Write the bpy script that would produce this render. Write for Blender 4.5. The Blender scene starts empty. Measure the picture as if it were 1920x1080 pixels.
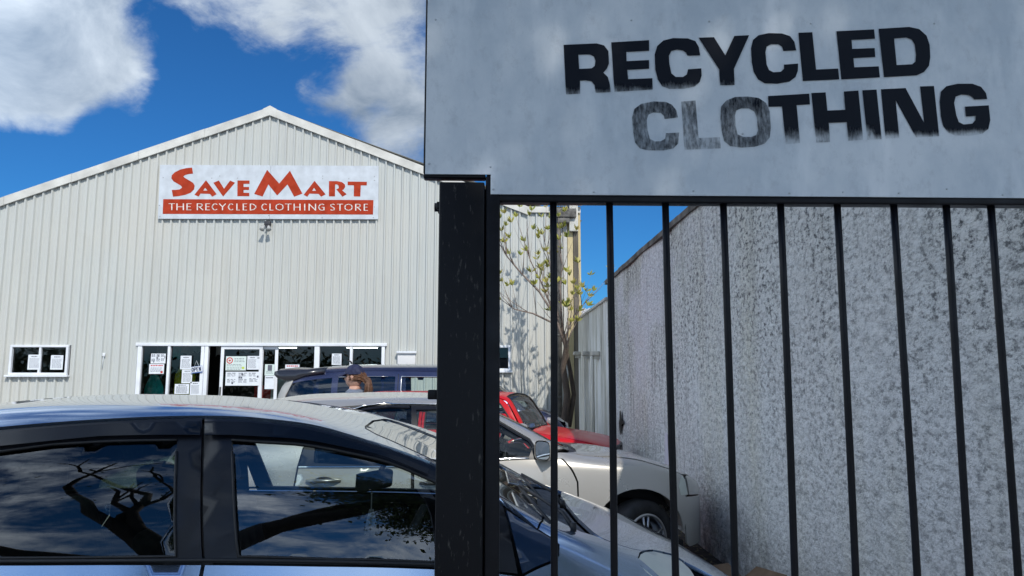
import bpy, bmesh, math, random
from math import radians as R, sin, cos, pi
from mathutils import Vector, Matrix, Euler, noise
from mathutils.geometry import delaunay_2d_cdt
from mathutils.bvhtree import BVHTree

random.seed(7)
SC = bpy.context.scene
COL = SC.collection
EYE = 1.54
F = 1387.0
PITCH, YAW = 7.31, 1.65
CAM = Vector((0, 0, EYE))
RC = Euler((R(90 + PITCH), 0, R(-YAW))).to_matrix()

def ray(px, py):
    return RC @ Vector(((px - 960) / F, (540 - py) / F, -1.0))

def at(px, py, Y):
    """world point seen at (px,py) on the depth plane Y"""
    d = ray(px, py)
    return CAM + d * (Y / d.y)

# ------------------------------------------------------------------ materials
MATS = {}
def nodes_of(name):
    m = bpy.data.materials.new(name); m.use_nodes = True
    nt = m.node_tree
    return m, nt, nt.nodes, nt.links, nt.nodes['Principled BSDF']

def pbr(name, col, rough=.5, metal=0., coat=0., var=None, bump=None, spec=.5, coatrough=.03):
    """var=(scale, amount, stretch)  bump=(scale, strength, distance)"""
    if name in MATS: return MATS[name]
    m, nt, N, Lk, b = nodes_of(name)
    b.inputs['Base Color'].default_value = (*col, 1)
    b.inputs['Roughness'].default_value = rough
    b.inputs['Metallic'].default_value = metal
    b.inputs['Coat Weight'].default_value = coat
    b.inputs['Coat Roughness'].default_value = coatrough
    b.inputs['Specular IOR Level'].default_value = spec
    if var or bump:
        tc = N.new('ShaderNodeTexCoord')
    if var:
        mp = N.new('ShaderNodeMapping'); Lk.new(tc.outputs['Object'], mp.inputs[0])
        st = var[2] if len(var) > 2 else (1, 1, 1)
        mp.inputs['Scale'].default_value = st
        nz = N.new('ShaderNodeTexNoise'); nz.inputs['Scale'].default_value = var[0]; nz.inputs['Detail'].default_value = 7
        Lk.new(mp.outputs[0], nz.inputs[0])
        cr = N.new('ShaderNodeMapRange'); cr.inputs[1].default_value = .3; cr.inputs[2].default_value = .7
        cr.inputs[3].default_value = 1 - var[1]; cr.inputs[4].default_value = 1 + var[1] * .6
        Lk.new(nz.outputs[0], cr.inputs[0])
        mx = N.new('ShaderNodeVectorMath'); mx.operation = 'SCALE'
        mx.inputs[0].default_value = col; Lk.new(cr.outputs[0], mx.inputs['Scale'])
        Lk.new(mx.outputs[0], b.inputs['Base Color'])
        r2 = N.new('ShaderNodeMapRange'); r2.inputs[1].default_value = .3; r2.inputs[2].default_value = .7
        r2.inputs[3].default_value = min(1, rough * 1.25); r2.inputs[4].default_value = rough * .85
        Lk.new(nz.outputs[0], r2.inputs[0]); Lk.new(r2.outputs[0], b.inputs['Roughness'])
    if bump:
        nb = N.new('ShaderNodeTexNoise'); nb.inputs['Scale'].default_value = bump[0]; nb.inputs['Detail'].default_value = 6
        Lk.new(tc.outputs['Object'], nb.inputs[0])
        bp = N.new('ShaderNodeBump'); bp.inputs['Strength'].default_value = bump[1]
        bp.inputs['Distance'].default_value = bump[2] if len(bump) > 2 else .01
        Lk.new(nb.outputs[0], bp.inputs['Height']); Lk.new(bp.outputs[0], b.inputs['Normal'])
    MATS[name] = m
    return m

def glass(name, tint, ior=1.55, rough=0.0, boost=1.0):
    if name in MATS: return MATS[name]
    m, nt, N, Lk, b = nodes_of(name)
    N.remove(b)
    out = [n for n in N if n.type == 'OUTPUT_MATERIAL'][0]
    tr = N.new('ShaderNodeBsdfTransparent'); tr.inputs[0].default_value = (*tint, 1)
    gl = N.new('ShaderNodeBsdfGlossy'); gl.inputs['Roughness'].default_value = rough
    fr = N.new('ShaderNodeFresnel'); fr.inputs[0].default_value = ior
    ml = N.new('ShaderNodeMath'); ml.operation = 'MULTIPLY'; ml.inputs[1].default_value = boost; ml.use_clamp = True
    Lk.new(fr.outputs[0], ml.inputs[0])
    mx = N.new('ShaderNodeMixShader')
    Lk.new(ml.outputs[0], mx.inputs[0]); Lk.new(tr.outputs[0], mx.inputs[1]); Lk.new(gl.outputs[0], mx.inputs[2])
    Lk.new(mx.outputs[0], out.inputs[0])
    MATS[name] = m
    return m

def carpaint(name, col, metal=.8, rough=.22, dust=.15):
    if name in MATS: return MATS[name]
    m, nt, N, Lk, b = nodes_of(name)
    tc = N.new('ShaderNodeTexCoord')
    nz = N.new('ShaderNodeTexNoise'); nz.inputs['Scale'].default_value = 1.6; nz.inputs['Detail'].default_value = 10; nz.inputs['Roughness'].default_value = .6
    Lk.new(tc.outputs['Object'], nz.inputs[0])
    mr = N.new('ShaderNodeMapRange'); mr.inputs[1].default_value = .35; mr.inputs[2].default_value = .75
    mr.inputs[3].default_value = dust * .4; mr.inputs[4].default_value = dust * 1.3
    Lk.new(nz.outputs[0], mr.inputs[0])
    mx = N.new('ShaderNodeMix'); mx.data_type = 'RGBA'
    mx.inputs[6].default_value = (*col, 1); mx.inputs[7].default_value = (.36, .34, .30, 1)
    Lk.new(mr.outputs[0], mx.inputs[0]); Lk.new(mx.outputs[2], b.inputs['Base Color'])
    b.inputs['Metallic'].default_value = metal
    mr2 = N.new('ShaderNodeMapRange'); mr2.inputs[1].default_value = .35; mr2.inputs[2].default_value = .75
    mr2.inputs[3].default_value = rough; mr2.inputs[4].default_value = rough + .10
    Lk.new(nz.outputs[0], mr2.inputs[0]); Lk.new(mr2.outputs[0], b.inputs['Roughness'])
    b.inputs['Coat Weight'].default_value = 1; b.inputs['Coat Roughness'].default_value = .02
    MATS[name] = m
    return m

# ------------------------------------------------------------------ mesh helpers
class MB:
    def __init__(s): s.v = []; s.f = []; s.sm = []
    def add(s, vs, fs, smooth=False):
        o = len(s.v); s.v += [Vector(p) for p in vs]
        for f in fs: s.f.append([i + o for i in f]); s.sm.append(smooth)
        return s
    def box(s, a, b, bev=0):
        x0, x1 = sorted((a[0], b[0])); y0, y1 = sorted((a[1], b[1])); z0, z1 = sorted((a[2], b[2]))
        if bev <= 0:
            v = [(x, y, z) for x in (x0, x1) for y in (y0, y1) for z in (z0, z1)]
            s.add(v, [(0, 1, 3, 2), (4, 6, 7, 5), (0, 4, 5, 1), (2, 3, 7, 6), (0, 2, 6, 4), (1, 5, 7, 3)])
        else:
            bm = bmesh.new(); bmesh.ops.create_cube(bm, size=1)
            for q in bm.verts: q.co = Vector(((x0 + x1) / 2 + q.co.x * (x1 - x0), (y0 + y1) / 2 + q.co.y * (y1 - y0), (z0 + z1) / 2 + q.co.z * (z1 - z0)))
            bmesh.ops.bevel(bm, geom=bm.edges[:], offset=bev, segments=3, affect='EDGES', profile=.5)
            bm.verts.index_update()
            s.add([q.co.copy() for q in bm.verts], [[q.index for q in f.verts] for f in bm.faces], True)
            bm.free()
        return s
    def tube(s, pts, r, seg=10, cap=True, smooth=True):
        pts = [Vector(p) for p in pts]; n = len(pts)
        rs = r if isinstance(r, (list, tuple)) else [r] * n
        vs = []; up = Vector((0, 0, 1)); prev = None
        for i, p in enumerate(pts):
            t = (pts[min(i + 1, n - 1)] - pts[max(i - 1, 0)]).normalized()
            if prev is None:
                a = t.cross(up)
                if a.length < .05: a = t.cross(Vector((1, 0, 0)))
                a.normalize()
            else:
                a = (prev - t * prev.dot(t)).normalized()
            prev = a; b = t.cross(a)
            for k in range(seg):
                th = 2 * pi * k / seg
                vs.append(p + (a * cos(th) + b * sin(th)) * rs[i])
        fs = [(i * seg + k, i * seg + (k + 1) % seg, (i + 1) * seg + (k + 1) % seg, (i + 1) * seg + k) for i in range(n - 1) for k in range(seg)]
        if cap: fs += [tuple(range(seg))[::-1], tuple((n - 1) * seg + k for k in range(seg))]
        return s.add(vs, fs, smooth)
    def lathe(s, prof, axis='Y', c=(0, 0, 0), seg=40, smooth=True):
        """prof: (offset along the axis, radius)"""
        vs = []; c = Vector(c)
        for (h, r) in prof:
            for k in range(seg):
                a = 2 * pi * k / seg
                if axis == 'Y': vs.append(c + Vector((r * cos(a), h, r * sin(a))))
                elif axis == 'Z': vs.append(c + Vector((r * cos(a), r * sin(a), h)))
                else: vs.append(c + Vector((h, r * cos(a), r * sin(a))))
        n = len(prof)
        fs = [(i * seg + k, (i + 1) * seg + k, (i + 1) * seg + (k + 1) % seg, i * seg + (k + 1) % seg) for i in range(n - 1) for k in range(seg)]
        return s.add(vs, fs, smooth)
    def build(s, name, m, parent=None, M=None):
        me = bpy.data.meshes.new(name)
        vs = [M @ p for p in s.v] if M else s.v
        me.from_pydata([tuple(p) for p in vs], [], s.f)
        me.polygons.foreach_set('use_smooth', s.sm)
        bm = bmesh.new(); bm.from_mesh(me)
        bmesh.ops.remove_doubles(bm, verts=bm.verts, dist=1e-5)
        bmesh.ops.recalc_face_normals(bm, faces=bm.faces)
        bm.to_mesh(me); bm.free()
        me.materials.append(m)
        o = bpy.data.objects.new(name, me); COL.objects.link(o)
        if parent: o.parent = parent
        return o

def tag(o, label=None, cat=None, group=None, kind=None):
    if label: o['label'] = label
    if cat: o['category'] = cat
    if group: o['group'] = group
    if kind: o['kind'] = kind
    return o

def empty(name, loc=(0, 0, 0), rz=0, **k):
    o = bpy.data.objects.new(name, None); COL.objects.link(o)
    o.location = loc; o.rotation_euler = (0, 0, rz); o.empty_display_size = .2
    return tag(o, **k)

def inside(p, poly):
    x, y = p; c = False; n = len(poly); j = n - 1
    for i in range(n):
        xi, yi = poly[i]; xj, yj = poly[j]
        if (yi > y) != (yj > y) and x < (xj - xi) * (y - yi) / (yj - yi) + xi: c = not c
        j = i
    return c

def dens(poly, step):
    out = []; n = len(poly)
    for i in range(n):
        a, b = poly[i], poly[(i + 1) % n]
        k = max(1, int(math.ceil(math.hypot(b[0] - a[0], b[1] - a[1]) / step)))
        for j in range(k): out.append((a[0] + (b[0] - a[0]) * j / k, a[1] + (b[1] - a[1]) * j / k))
    return out

def region(outer, holes=(), step=.05):
    loops = [dens(outer, step)] + [dens(h, step) for h in holes]
    vs = []; es = []
    for lp in loops:
        o = len(vs); vs += lp; n = len(lp)
        es += [(o + i, o + (i + 1) % n) for i in range(n)]
    bd = list(vs)
    xs = [p[0] for p in outer]; ys = [p[1] for p in outer]
    y = min(ys) + step * .5; row = 0
    cell = {}
    for p in bd: cell.setdefault((int(p[0] // step), int(p[1] // step)), []).append(p)
    while y < max(ys):
        x = min(xs) + step * (.5 if row % 2 else .0)
        while x < max(xs):
            if inside((x, y), outer) and not any(inside((x, y), h) for h in holes):
                ci, cj = int(x // step), int(y // step); ok = True
                for a in (-1, 0, 1):
                    for b in (-1, 0, 1):
                        for q in cell.get((ci + a, cj + b), ()):
                            if (q[0] - x) ** 2 + (q[1] - y) ** 2 < (step * .45) ** 2: ok = False
                if ok: vs.append((x, y))
            x += step
        y += step; row += 1
    r = delaunay_2d_cdt([Vector(p) for p in vs], es, [], 0, 1e-6)
    V = [tuple(p) for p in r[0]]; T = []
    for f in r[2]:
        c = (sum(V[i][0] for i in f) / len(f), sum(V[i][1] for i in f) / len(f))
        if inside(c, outer) and not any(inside(c, h) for h in holes): T.append(tuple(f))
    return V, T

def chaikin(p, n=1):
    for _ in range(n):
        q = []
        for i in range(len(p)):
            a, b = p[i], p[(i + 1) % len(p)]
            q += [(a[0] * .75 + b[0] * .25, a[1] * .75 + b[1] * .25), (a[0] * .25 + b[0] * .75, a[1] * .25 + b[1] * .75)]
        p = q
    return p

def area(p):
    return .5 * sum(p[i][0] * p[(i + 1) % len(p)][1] - p[(i + 1) % len(p)][0] * p[i][1] for i in range(len(p)))

def inset(poly, d, keepv=None):
    if d == 0: return poly
    s = 1 if area(poly) > 0 else -1; n = len(poly); out = []
    for i in range(n):
        p0, p1, p2 = Vector(poly[i - 1]), Vector(poly[i]), Vector(poly[(i + 1) % n])
        a = (p1 - p0); b = (p2 - p1)
        if a.length < 1e-9 or b.length < 1e-9: out.append(poly[i]); continue
        a.normalize(); b.normalize()
        na = Vector((-a.y, a.x)) * s; nb = Vector((-b.y, b.x)) * s
        m = na + nb
        if m.length < .3: m = na
        m.normalize(); k = d / max(.4, m.dot(na))
        q = p1 + m * k
        if keepv is not None and abs(p1.y - keepv) < 1e-6: q = Vector((q.x, keepv))
        out.append((q.x, q.y))
    return out

# ------------------------------------------------------------------ car surface
def pchip(tab):
    xs = [a for a, _ in tab]; ys = [b for _, b in tab]; n = len(xs)
    h = [xs[i + 1] - xs[i] for i in range(n - 1)]; d = [(ys[i + 1] - ys[i]) / h[i] for i in range(n - 1)]
    m = [0.] * n
    if n > 1:
        m[0] = d[0]; m[-1] = d[-1]
        for i in range(1, n - 1):
            if d[i - 1] * d[i] > 0:
                w1 = 2 * h[i] + h[i - 1]; w2 = h[i] + 2 * h[i - 1]
                m[i] = (w1 + w2) / (w1 / d[i - 1] + w2 / d[i])
    def f(x):
        if x <= xs[0]: return ys[0]
        if x >= xs[-1]: return ys[-1]
        lo = 0
        while xs[lo + 1] < x: lo += 1
        t = (x - xs[lo]) / h[lo]; t2 = t * t; t3 = t2 * t
        return (2 * t3 - 3 * t2 + 1) * ys[lo] + (t3 - 2 * t2 + t) * h[lo] * m[lo] + (-2 * t3 + 3 * t2) * ys[lo + 1] + (t3 - t2) * h[lo] * m[lo + 1]
    return f

VC = 1.9
KV = [0, .35, .72, 1.2, 1.42, VC]
class Car:
    def __init__(s, name, loc, yaw, xr, xf, ar, af, W, zw, zb, Wb, zr, Wr, zc, sill=.22, n=2.6, **k):
        s.root = empty(name, (loc[0], loc[1], 0), R(yaw), **k)
        s.M = Matrix.Translation((loc[0], loc[1], 0)) @ Matrix.Rotation(R(yaw), 4, 'Z')
        s.Mi = s.M.inverted(); s.Mr = s.Mi.to_3x3()
        s.xr, s.xf, s.ar, s.af, s.sill, s.n = xr, xf, ar, af, sill, n
        s.W, s.zw, s.zb, s.Wb, s.zr, s.Wr, s.zc = [pchip(t) for t in (W, zw, zb, Wb, zr, Wr, zc)]
        s.u0 = xr + ar - ar * pi / 2; s.u1 = xf - af + af * pi / 2
        s.cache = {}
        NU, NV = 150, 50; vs = []; s.uv = []
        for i in range(NU + 1):
            u = s.u0 + (s.u1 - s.u0) * i / NU
            for j in range(NV + 1):
                v = VC * j / NV; vs.append(s.S(u, v)); s.uv.append((u, v))
        s.tr = []
        for i in range(NU):
            for j in range(NV):
                a = i * (NV + 1) + j; b = a + NV + 1
                s.tr += [(a, b, b + 1), (a, b + 1, a + 1)]
        s.vs = vs; s.bvh = BVHTree.FromPolygons(vs, s.tr)
    def sec(s, u):
        k = round(u, 5)
        if k in s.cache: return s.cache[k]
        e = 1.0; x = u
        if u > s.xf - s.af:
            t = sin(min((u - s.xf + s.af) / s.af, pi / 2)); x = s.xf - s.af + s.af * t; e = max(0, 1 - t ** s.n) ** (1 / s.n)
        if u < s.xr + s.ar:
            t = sin(min((s.xr + s.ar - u) / s.ar, pi / 2)); x = s.xr + s.ar - s.ar * t; e = max(0, 1 - t ** s.n) ** (1 / s.n)
        W, zw, zb, Wb, zr, Wr, zc = [g(x) for g in (s.W, s.zw, s.zb, s.Wb, s.zr, s.Wr, s.zc)]
        ys = [W - .03, W, Wb, Wr, Wr * .72, 0]; zs = [s.sill, zw, zb, zr, zr + .62 * (zc - zr), zc]
        r = (x, pchip(list(zip(KV, [a * e for a in ys]))), pchip(list(zip(KV, zs))))
        s.cache[k] = r
        return r
    def S(s, u, v):
        x, fy, fz = s.sec(u)
        v = max(0, min(VC, v))
        return Vector((x, -fy(v), fz(v)))
    def nrm(s, u, v):
        d = .004
        v0, v1 = max(0, v - d), min(VC, v + d); u0, u1 = max(s.u0 + .001, u - d), min(s.u1 - .001, u + d)
        n = (s.S(u1, v) - s.S(u0, v)).cross(s.S(u, v1) - s.S(u, v0))
        if n.length < 1e-12: return Vector((1 if u > 0 else -1, 0, 0))
        return n.normalized()
    def hit(s, o, d):
        loc, n, i, dist = s.bvh.ray_cast(o, d)
        if loc is None:
            # nearest surface point to the ray
            best = None
            for k in range(60):
                p = o + d * (k * .15 + .3); q, nn, ii, dd = s.bvh.find_nearest(p)
                if q is not None and (best is None or dd < best[0]): best = (dd, q, ii)
            loc, i = best[1], best[2]
        a, b, c = s.tr[i]; A, B, C = s.vs[a], s.vs[b], s.vs[c]
        v0, v1, v2 = B - A, C - A, loc - A
        d00, d01, d11, d20, d21 = v0.dot(v0), v0.dot(v1), v1.dot(v1), v2.dot(v0), v2.dot(v1)
        den = d00 * d11 - d01 * d01
        if abs(den) < 1e-14: return s.uv[a]
        w1 = (d11 * d20 - d01 * d21) / den; w2 = (d00 * d21 - d01 * d20) / den; w0 = 1 - w1 - w2
        return tuple(w0 * s.uv[a][k] + w1 * s.uv[b][k] + w2 * s.uv[c][k] for k in (0, 1))
    def P(s, px, py):
        return s.hit(s.Mi @ CAM, (s.Mr @ ray(px, py)).normalized())
    def L(s, x, z):
        return s.hit(Vector((x, -4, z)), Vector((0, 1, 0)))
    def T(s, x, y):
        if abs(y) < 1e-6: y = .0005
        r = s.hit(Vector((x, -abs(y), 5)), Vector((0, 0, -1)))
        return (r[0], VC) if abs(y) < .001 else r
    def V(s, x, v): return (x, v)
    def outl(s, pts):
        out = []
        for p in pts:
            k = p[0]
            if k == 'P': out.append(s.P(p[1], p[2]))
            elif k == 'L': out.append(s.L(p[1], p[2]))
            elif k == 'T': out.append(s.T(p[1], p[2]))
            elif k == 'V': out.append((p[1], p[2]))
            else: out.append((p[0], p[1]))
        return out
    def panel(s, name, pts, m, holes=(), full=False, off=0., thick=.014, step=.05, gap=.0028, sides=(-1, 1), parent=None, label=None):
        o2 = inset(s.outl(pts), gap, VC); hs = [inset(s.outl(h), -gap, VC) for h in holes]
        V, T = region(o2, hs, step)
        objs = []
        pos = [s.S(*p) for p in V]; nr = [s.nrm(*p) for p in V]
        ed = {}
        for t in T:
            for i in range(3):
                e = (t[i], t[(i + 1) % 3]); ed[e] = 1
        bd = [e for e in ed if (e[1], e[0]) not in ed]
        if full: bd = [e for e in bd if not (V[e[0]][1] > VC - 1e-4 and V[e[1]][1] > VC - 1e-4)]
        A = [p + n * off for p, n in zip(pos, nr)]
        def one(mb, sd):
            f = (lambda p: p.copy()) if sd < 0 else (lambda p: Vector((p.x, -p.y, p.z)))
            mb.add([f(p) for p in A], T if sd < 0 else [t[::-1] for t in T], True)
            if thick > 0:
                vs = []; fs = []
                for a, b in bd:
                    k = len(vs)
                    vs += [f(A[a]), f(A[b]), f(A[b] - nr[b] * thick), f(A[a] - nr[a] * thick)]
                    fs.append((k, k + 1, k + 2, k + 3))
                mb.add(vs, fs, False)
        def bld(mb):
            me = bpy.data.meshes.new(name); me.from_pydata([tuple(p) for p in mb.v], [], mb.f)
            me.polygons.foreach_set('use_smooth', mb.sm)
            if full:
                bm = bmesh.new(); bm.from_mesh(me)
                cv = [q for q in bm.verts if abs(q.co.y) < .0008]
                for q in cv: q.co.y = 0
                bmesh.ops.remove_doubles(bm, verts=cv, dist=1e-4); bm.to_mesh(me); bm.free()
            me.materials.append(m); o = bpy.data.objects.new(name, me); COL.objects.link(o)
            o.parent = parent or s.root
            if label: o['label'] = label
            return o
        if full:
            mb = MB(); one(mb, -1); one(mb, 1); objs.append(bld(mb))
        else:
            for sd in sides:
                mb = MB(); one(mb, sd); objs.append(bld(mb))
        return objs
    def strip(s, name, pts, r, m, off=0, sides=(-1,)):
        uv = s.outl(pts)
        for sd in sides:
            ps = []
            for i in range(len(uv) - 1):
                for k in range(8):
                    t = k / 8; u = uv[i][0] * (1 - t) + uv[i + 1][0] * t; v = uv[i][1] * (1 - t) + uv[i + 1][1] * t
                    p = s.S(u, v) + s.nrm(u, v) * off
                    ps.append(Vector((p.x, p.y if sd < 0 else -p.y, p.z)))
            MB().tube(ps, r, 6).build(name, m, s.root)

def arc(cx, cz, r, a0, a1, n=14):
    return [('L', cx + r * cos(R(a0 + (a1 - a0) * i / n)), cz + r * sin(R(a0 + (a1 - a0) * i / n))) for i in range(n + 1)]

def wheel(parent, x, y, r=.31, rim=.205, spokes=5, steer=0, side=-1, width=.2):
    w = bpy.data.objects.new('wheel', None); COL.objects.link(w); w.parent = parent
    w.location = (x, y, r); w.rotation_euler = (0, 0, R(steer) + (0 if side < 0 else pi))
    h = width / 2
    t = MB().lathe([(-h * .75, rim - .01), (-h * .95, rim + .02), (-h, r - .045), (-h * .85, r - .012), (-h * .5, r), (h * .5, r), (h * .85, r - .012), (h, r - .05), (h * .9, rim), (h * .2, rim - .02)], 'Y', seg=56)
    t.build('tyre', pbr('tyre_rubber', (.022, .022, .023), .75, var=(9, .35), bump=(60, .3, .004)), w)
    k = MB(); hy = -h * .8
    k.lathe([(hy - .004, rim + .004), (hy - .012, rim - .004), (hy - .006, rim - .018), (hy + .02, rim - .026), (h * .5, rim - .04), (h * .5, .05)], 'Y', seg=56)
    k.lathe([(hy + .005, 0.001), (hy - .002, .028), (hy + .01, .055), (hy + .05, .06)], 'Y', seg=24)
    for i in range(spokes):
        for s_ in (-1, 1):
            a = 2 * pi * i / spokes + .3; b = a + s_ * .14; c = a + s_ * .10
            p0 = Vector((cos(a + s_ * .2) * .045, hy + .004, sin(a + s_ * .2) * .045)); p1 = Vector((cos(b) * (rim - .02), hy + .008, sin(b) * (rim - .02)))
            k.tube([p0, (p0 + p1) / 2 + Vector((0, -.003, 0)), p1], [.013, .010, .013], 8)
    k.build('rim', pbr('alloy', (.55, .56, .58), .28, 1.0), w)
    MB().lathe([(h * .1, .001), (h * .1, rim * .78), (h * .25, rim * .78)], 'Y', seg=32).build('brake_disc', pbr('brake', (.08, .075, .07), .5, .8), w)
    return w

def seat(parent, x, y, m, back=.62, w=.46, lean=.2, name='seat', head=True, z0=.30):
    b = MB()
    b.box((x - .05, y - w / 2, z0), (x + .46, y + w / 2, z0 + .17), .05)
    def lbox(za, zb, wa, t, bev):
        q = MB().box((-t / 2, -wa / 2, za), (t / 2, wa / 2, zb), bev)
        for i, p in enumerate(q.v): q.v[i] = Vector((x + p.x - (p.z) * lean * 1.25, y + p.y * (1 - .12 * max(0, p.z / back)), z0 + .12 + p.z))
        b.add(q.v, q.f, True)
    lbox(0, back, w, .13, .05)
    if head:
        lbox(back + .05, back + .22, .25, .10, .045)
        for s_ in (-.06, .06): b.tube([(x - (back - .02) * lean * 1.25, y + s_, z0 + .1 + back), (x - (back + .1) * lean * 1.25, y + s_, z0 + .2 + back)], .006, 6)
    return b.build(name, m, parent)

# shared small materials
BLACKPL = pbr('black_plastic', (.02, .02, .022), .45, var=(20, .3))
RUBBER = pbr('black_rubber', (.014, .014, .015), .55)
INTER = pbr('interior_dark', (.03, .03, .032), .8, var=(12, .3))
INTER2 = pbr('interior_grey', (.085, .085, .082), .85, var=(25, .25))
CHROME = pbr('chrome', (.8, .8, .8), .08, 1.0)
LAMPW = None

# ================================================================== SETTING
def noise_mix_mat(name, cols, scale, stretch, rough, bump=None, pos=(.35, .5, .65), detail=9):
    m, nt, N, Lk, b = nodes_of(name)
    tc = N.new('ShaderNodeTexCoord'); mp = N.new('ShaderNodeMapping'); mp.inputs['Scale'].default_value = stretch
    Lk.new(tc.outputs['Object'], mp.inputs[0])
    nz = N.new('ShaderNodeTexNoise'); nz.inputs['Scale'].default_value = scale; nz.inputs['Detail'].default_value = detail; nz.inputs['Roughness'].default_value = .65
    Lk.new(mp.outputs[0], nz.inputs[0])
    cr = N.new('ShaderNodeValToRGB'); el = cr.color_ramp.elements
    while len(el) < len(cols): el.new(.5)
    for e, c, p in zip(el, cols, pos): e.color = (*c, 1); e.position = p
    Lk.new(nz.outputs[0], cr.inputs[0]); Lk.new(cr.outputs[0], b.inputs['Base Color'])
    b.inputs['Roughness'].default_value = rough
    if bump:
        nb = N.new('ShaderNodeTexNoise'); nb.inputs['Scale'].default_value = bump[0]; nb.inputs['Detail'].default_value = 8
        Lk.new(tc.outputs['Object'], nb.inputs[0])
        bp = N.new('ShaderNodeBump'); bp.inputs['Strength'].default_value = bump[1]; bp.inputs['Distance'].default_value = bump[2]
        Lk.new(nb.outputs[0], bp.inputs['Height']); Lk.new(bp.outputs[0], b.inputs['Normal'])
    MATS[name] = m
    return m

asph = noise_mix_mat('asphalt', [(.17, .165, .15), (.27, .26, .245), (.36, .35, .32)], 3, (1, 1, 1), .9, (45, .6, .01), (.3, .5, .75))
g = MB()
for (a, b) in (((-400, -400), (400, 400)),):
    g.add([(a[0], a[1], 0), (b[0], a[1], 0), (b[0], b[1], 0), (a[0], b[1], 0)], [(0, 1, 2, 3)])
tag(g.build('ground', asph), kind='structure')
soil = noise_mix_mat('dark_soil', [(.018, .014, .010), (.04, .03, .022), (.09, .07, .05)], 9, (1, 1, 1), .95, (40, .8, .02), (.3, .5, .75))
tag(MB().add([(1.15, 3.6, .005), (2.0, 3.6, .005), (2.0, 12.4, .005), (1.45, 12.4, .005), (1.3, 8, .005)], [(0, 1, 2, 3, 4)]).build('soil_strip', soil), kind='structure')
fp = pbr('footpath_concrete', (.26, .255, .24), .9, var=(2, .3), bump=(50, .3, .004))
tag(MB().box((-60, -3.2, -.05), (60, .9, .045)).build('pavement', fp), kind='structure')

# ------------------------------------------------------------------ stucco boundary wall (right)
XW, HW = 2.0, 3.26
def wall_material():
    m, nt, N, Lk, b = nodes_of('weathered_stucco')
    tc = N.new('ShaderNodeTexCoord')
    def nz(scale, stretch=(1, 1, 1), det=9, ro=.65):
        mp = N.new('ShaderNodeMapping'); mp.inputs['Scale'].default_value = stretch; Lk.new(tc.outputs['Object'], mp.inputs[0])
        n = N.new('ShaderNodeTexNoise'); n.inputs['Scale'].default_value = scale; n.inputs['Detail'].default_value = det; n.inputs['Roughness'].default_value = ro
        Lk.new(mp.outputs[0], n.inputs[0]); return n.outputs[0]
    def ramp(src, a, b_, c=0., d=1.):
        r = N.new('ShaderNodeMapRange'); r.inputs[1].default_value = a; r.inputs[2].default_value = b_; r.inputs[3].default_value = c; r.inputs[4].default_value = d
        Lk.new(src, r.inputs[0]); return r.outputs[0]
    def mul(a, b_):
        q = N.new('ShaderNodeMath'); q.operation = 'MULTIPLY'
        for i, s_ in enumerate((a, b_)):
            if isinstance(s_, float): q.inputs[i].default_value = s_
            else: Lk.new(s_, q.inputs[i])
        q.use_clamp = True
        return q.outputs[0]
    def mix(f, a, b_):
        q = N.new('ShaderNodeMix'); q.data_type = 'RGBA'; Lk.new(f, q.inputs[0])
        for i, s_ in ((6, a), (7, b_)):
            if isinstance(s_, tuple): q.inputs[i].default_value = (*s_, 1)
            else: Lk.new(s_, q.inputs[i])
        return q.outputs[2]
    base = mix(ramp(nz(.55, (1, 1, .8), 4), .35, .65), (.84, .85, .84), (.82, .81, .80))
    base = mix(ramp(nz(.8, (1, 1.5, .25), 3), .50, .72, 0, .5), base, (.72, .68, .52))
    # fine lichen flecks, denser high on the wall
    sep = N.new('ShaderNodeSeparateXYZ'); Lk.new(tc.outputs['Object'], sep.inputs[0])
    high = ramp(sep.outputs[2], .6, 2.4, .45, 1.)
    base = mix(ramp(sep.outputs[2], 1.4, 3.0, 0., .55), base, (.62, .62, .57))
    mid = ramp(nz(18, (1, .4, .8), 9, .78), .47, .68)
    pale = ramp(nz(.45, (1, 1, 1.2), 3), .5, .62)
    base = mix(mul(mid, .5), base, (.42, .43, .44))
    drip = ramp(nz(6, (1, 1, .06), 6, .7), .50, .66); topz = ramp(sep.outputs[2], 1.7, 3.2, 0., .8)
    base = mix(mul(drip, topz), base, (.34, .33, .29))
    fl = ramp(nz(40, (1, .45, .7), 9, .8), .49, .59)
    dens_ = ramp(nz(1.7, (1, .7, .9), 8, .7), .34, .55, .40, 1.)
    base = mix(mul(mul(fl, dens_), high), base, (.075, .08, .085))
    # long vertical streaks, denser toward the far end
    far = ramp(sep.outputs[1], 3.6, 7.5, .0, 1.)
    st = ramp(nz(11, (1, 1, .09), 8, .75), .50, .66)
    base = mix(mul(mul(st, far), .75), base, (.19, .17, .175))
    sp = ramp(nz(42, (1, 1, .7), 6, .8), .64, .70)
    base = mix(mul(sp, .75), base, (.045, .045, .045))
    base = mix(mul(mul(pale, .5), far), base, (.80, .79, .86))
    # grime along the foot
    foot = ramp(sep.outputs[2], .0, .55, 1., 0.)
    base = mix(mul(mul(foot, ramp(nz(5), .35, .6)), .85), base, (.09, .085, .075))
    Lk.new(base, b.inputs['Base Color']); b.inputs['Roughness'].default_value = .9
    b.inputs['Specular IOR Level'].default_value = .25
    h = N.new('ShaderNodeMath'); h.operation = 'ADD'
    Lk.new(nz(24, (1, .6, .8), 7, .65), h.inputs[0]); Lk.new(mul(nz(7, (1, 1, .8), 4), .8), h.inputs[1])
    bp = N.new('ShaderNodeBump'); bp.inputs['Strength'].default_value = 1.0; bp.inputs['Distance'].default_value = .06
    Lk.new(h.outputs[0], bp.inputs['Height']); Lk.new(bp.outputs[0], b.inputs['Normal'])
    return m
STUCCO = wall_material()
YC = 12.6
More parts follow.
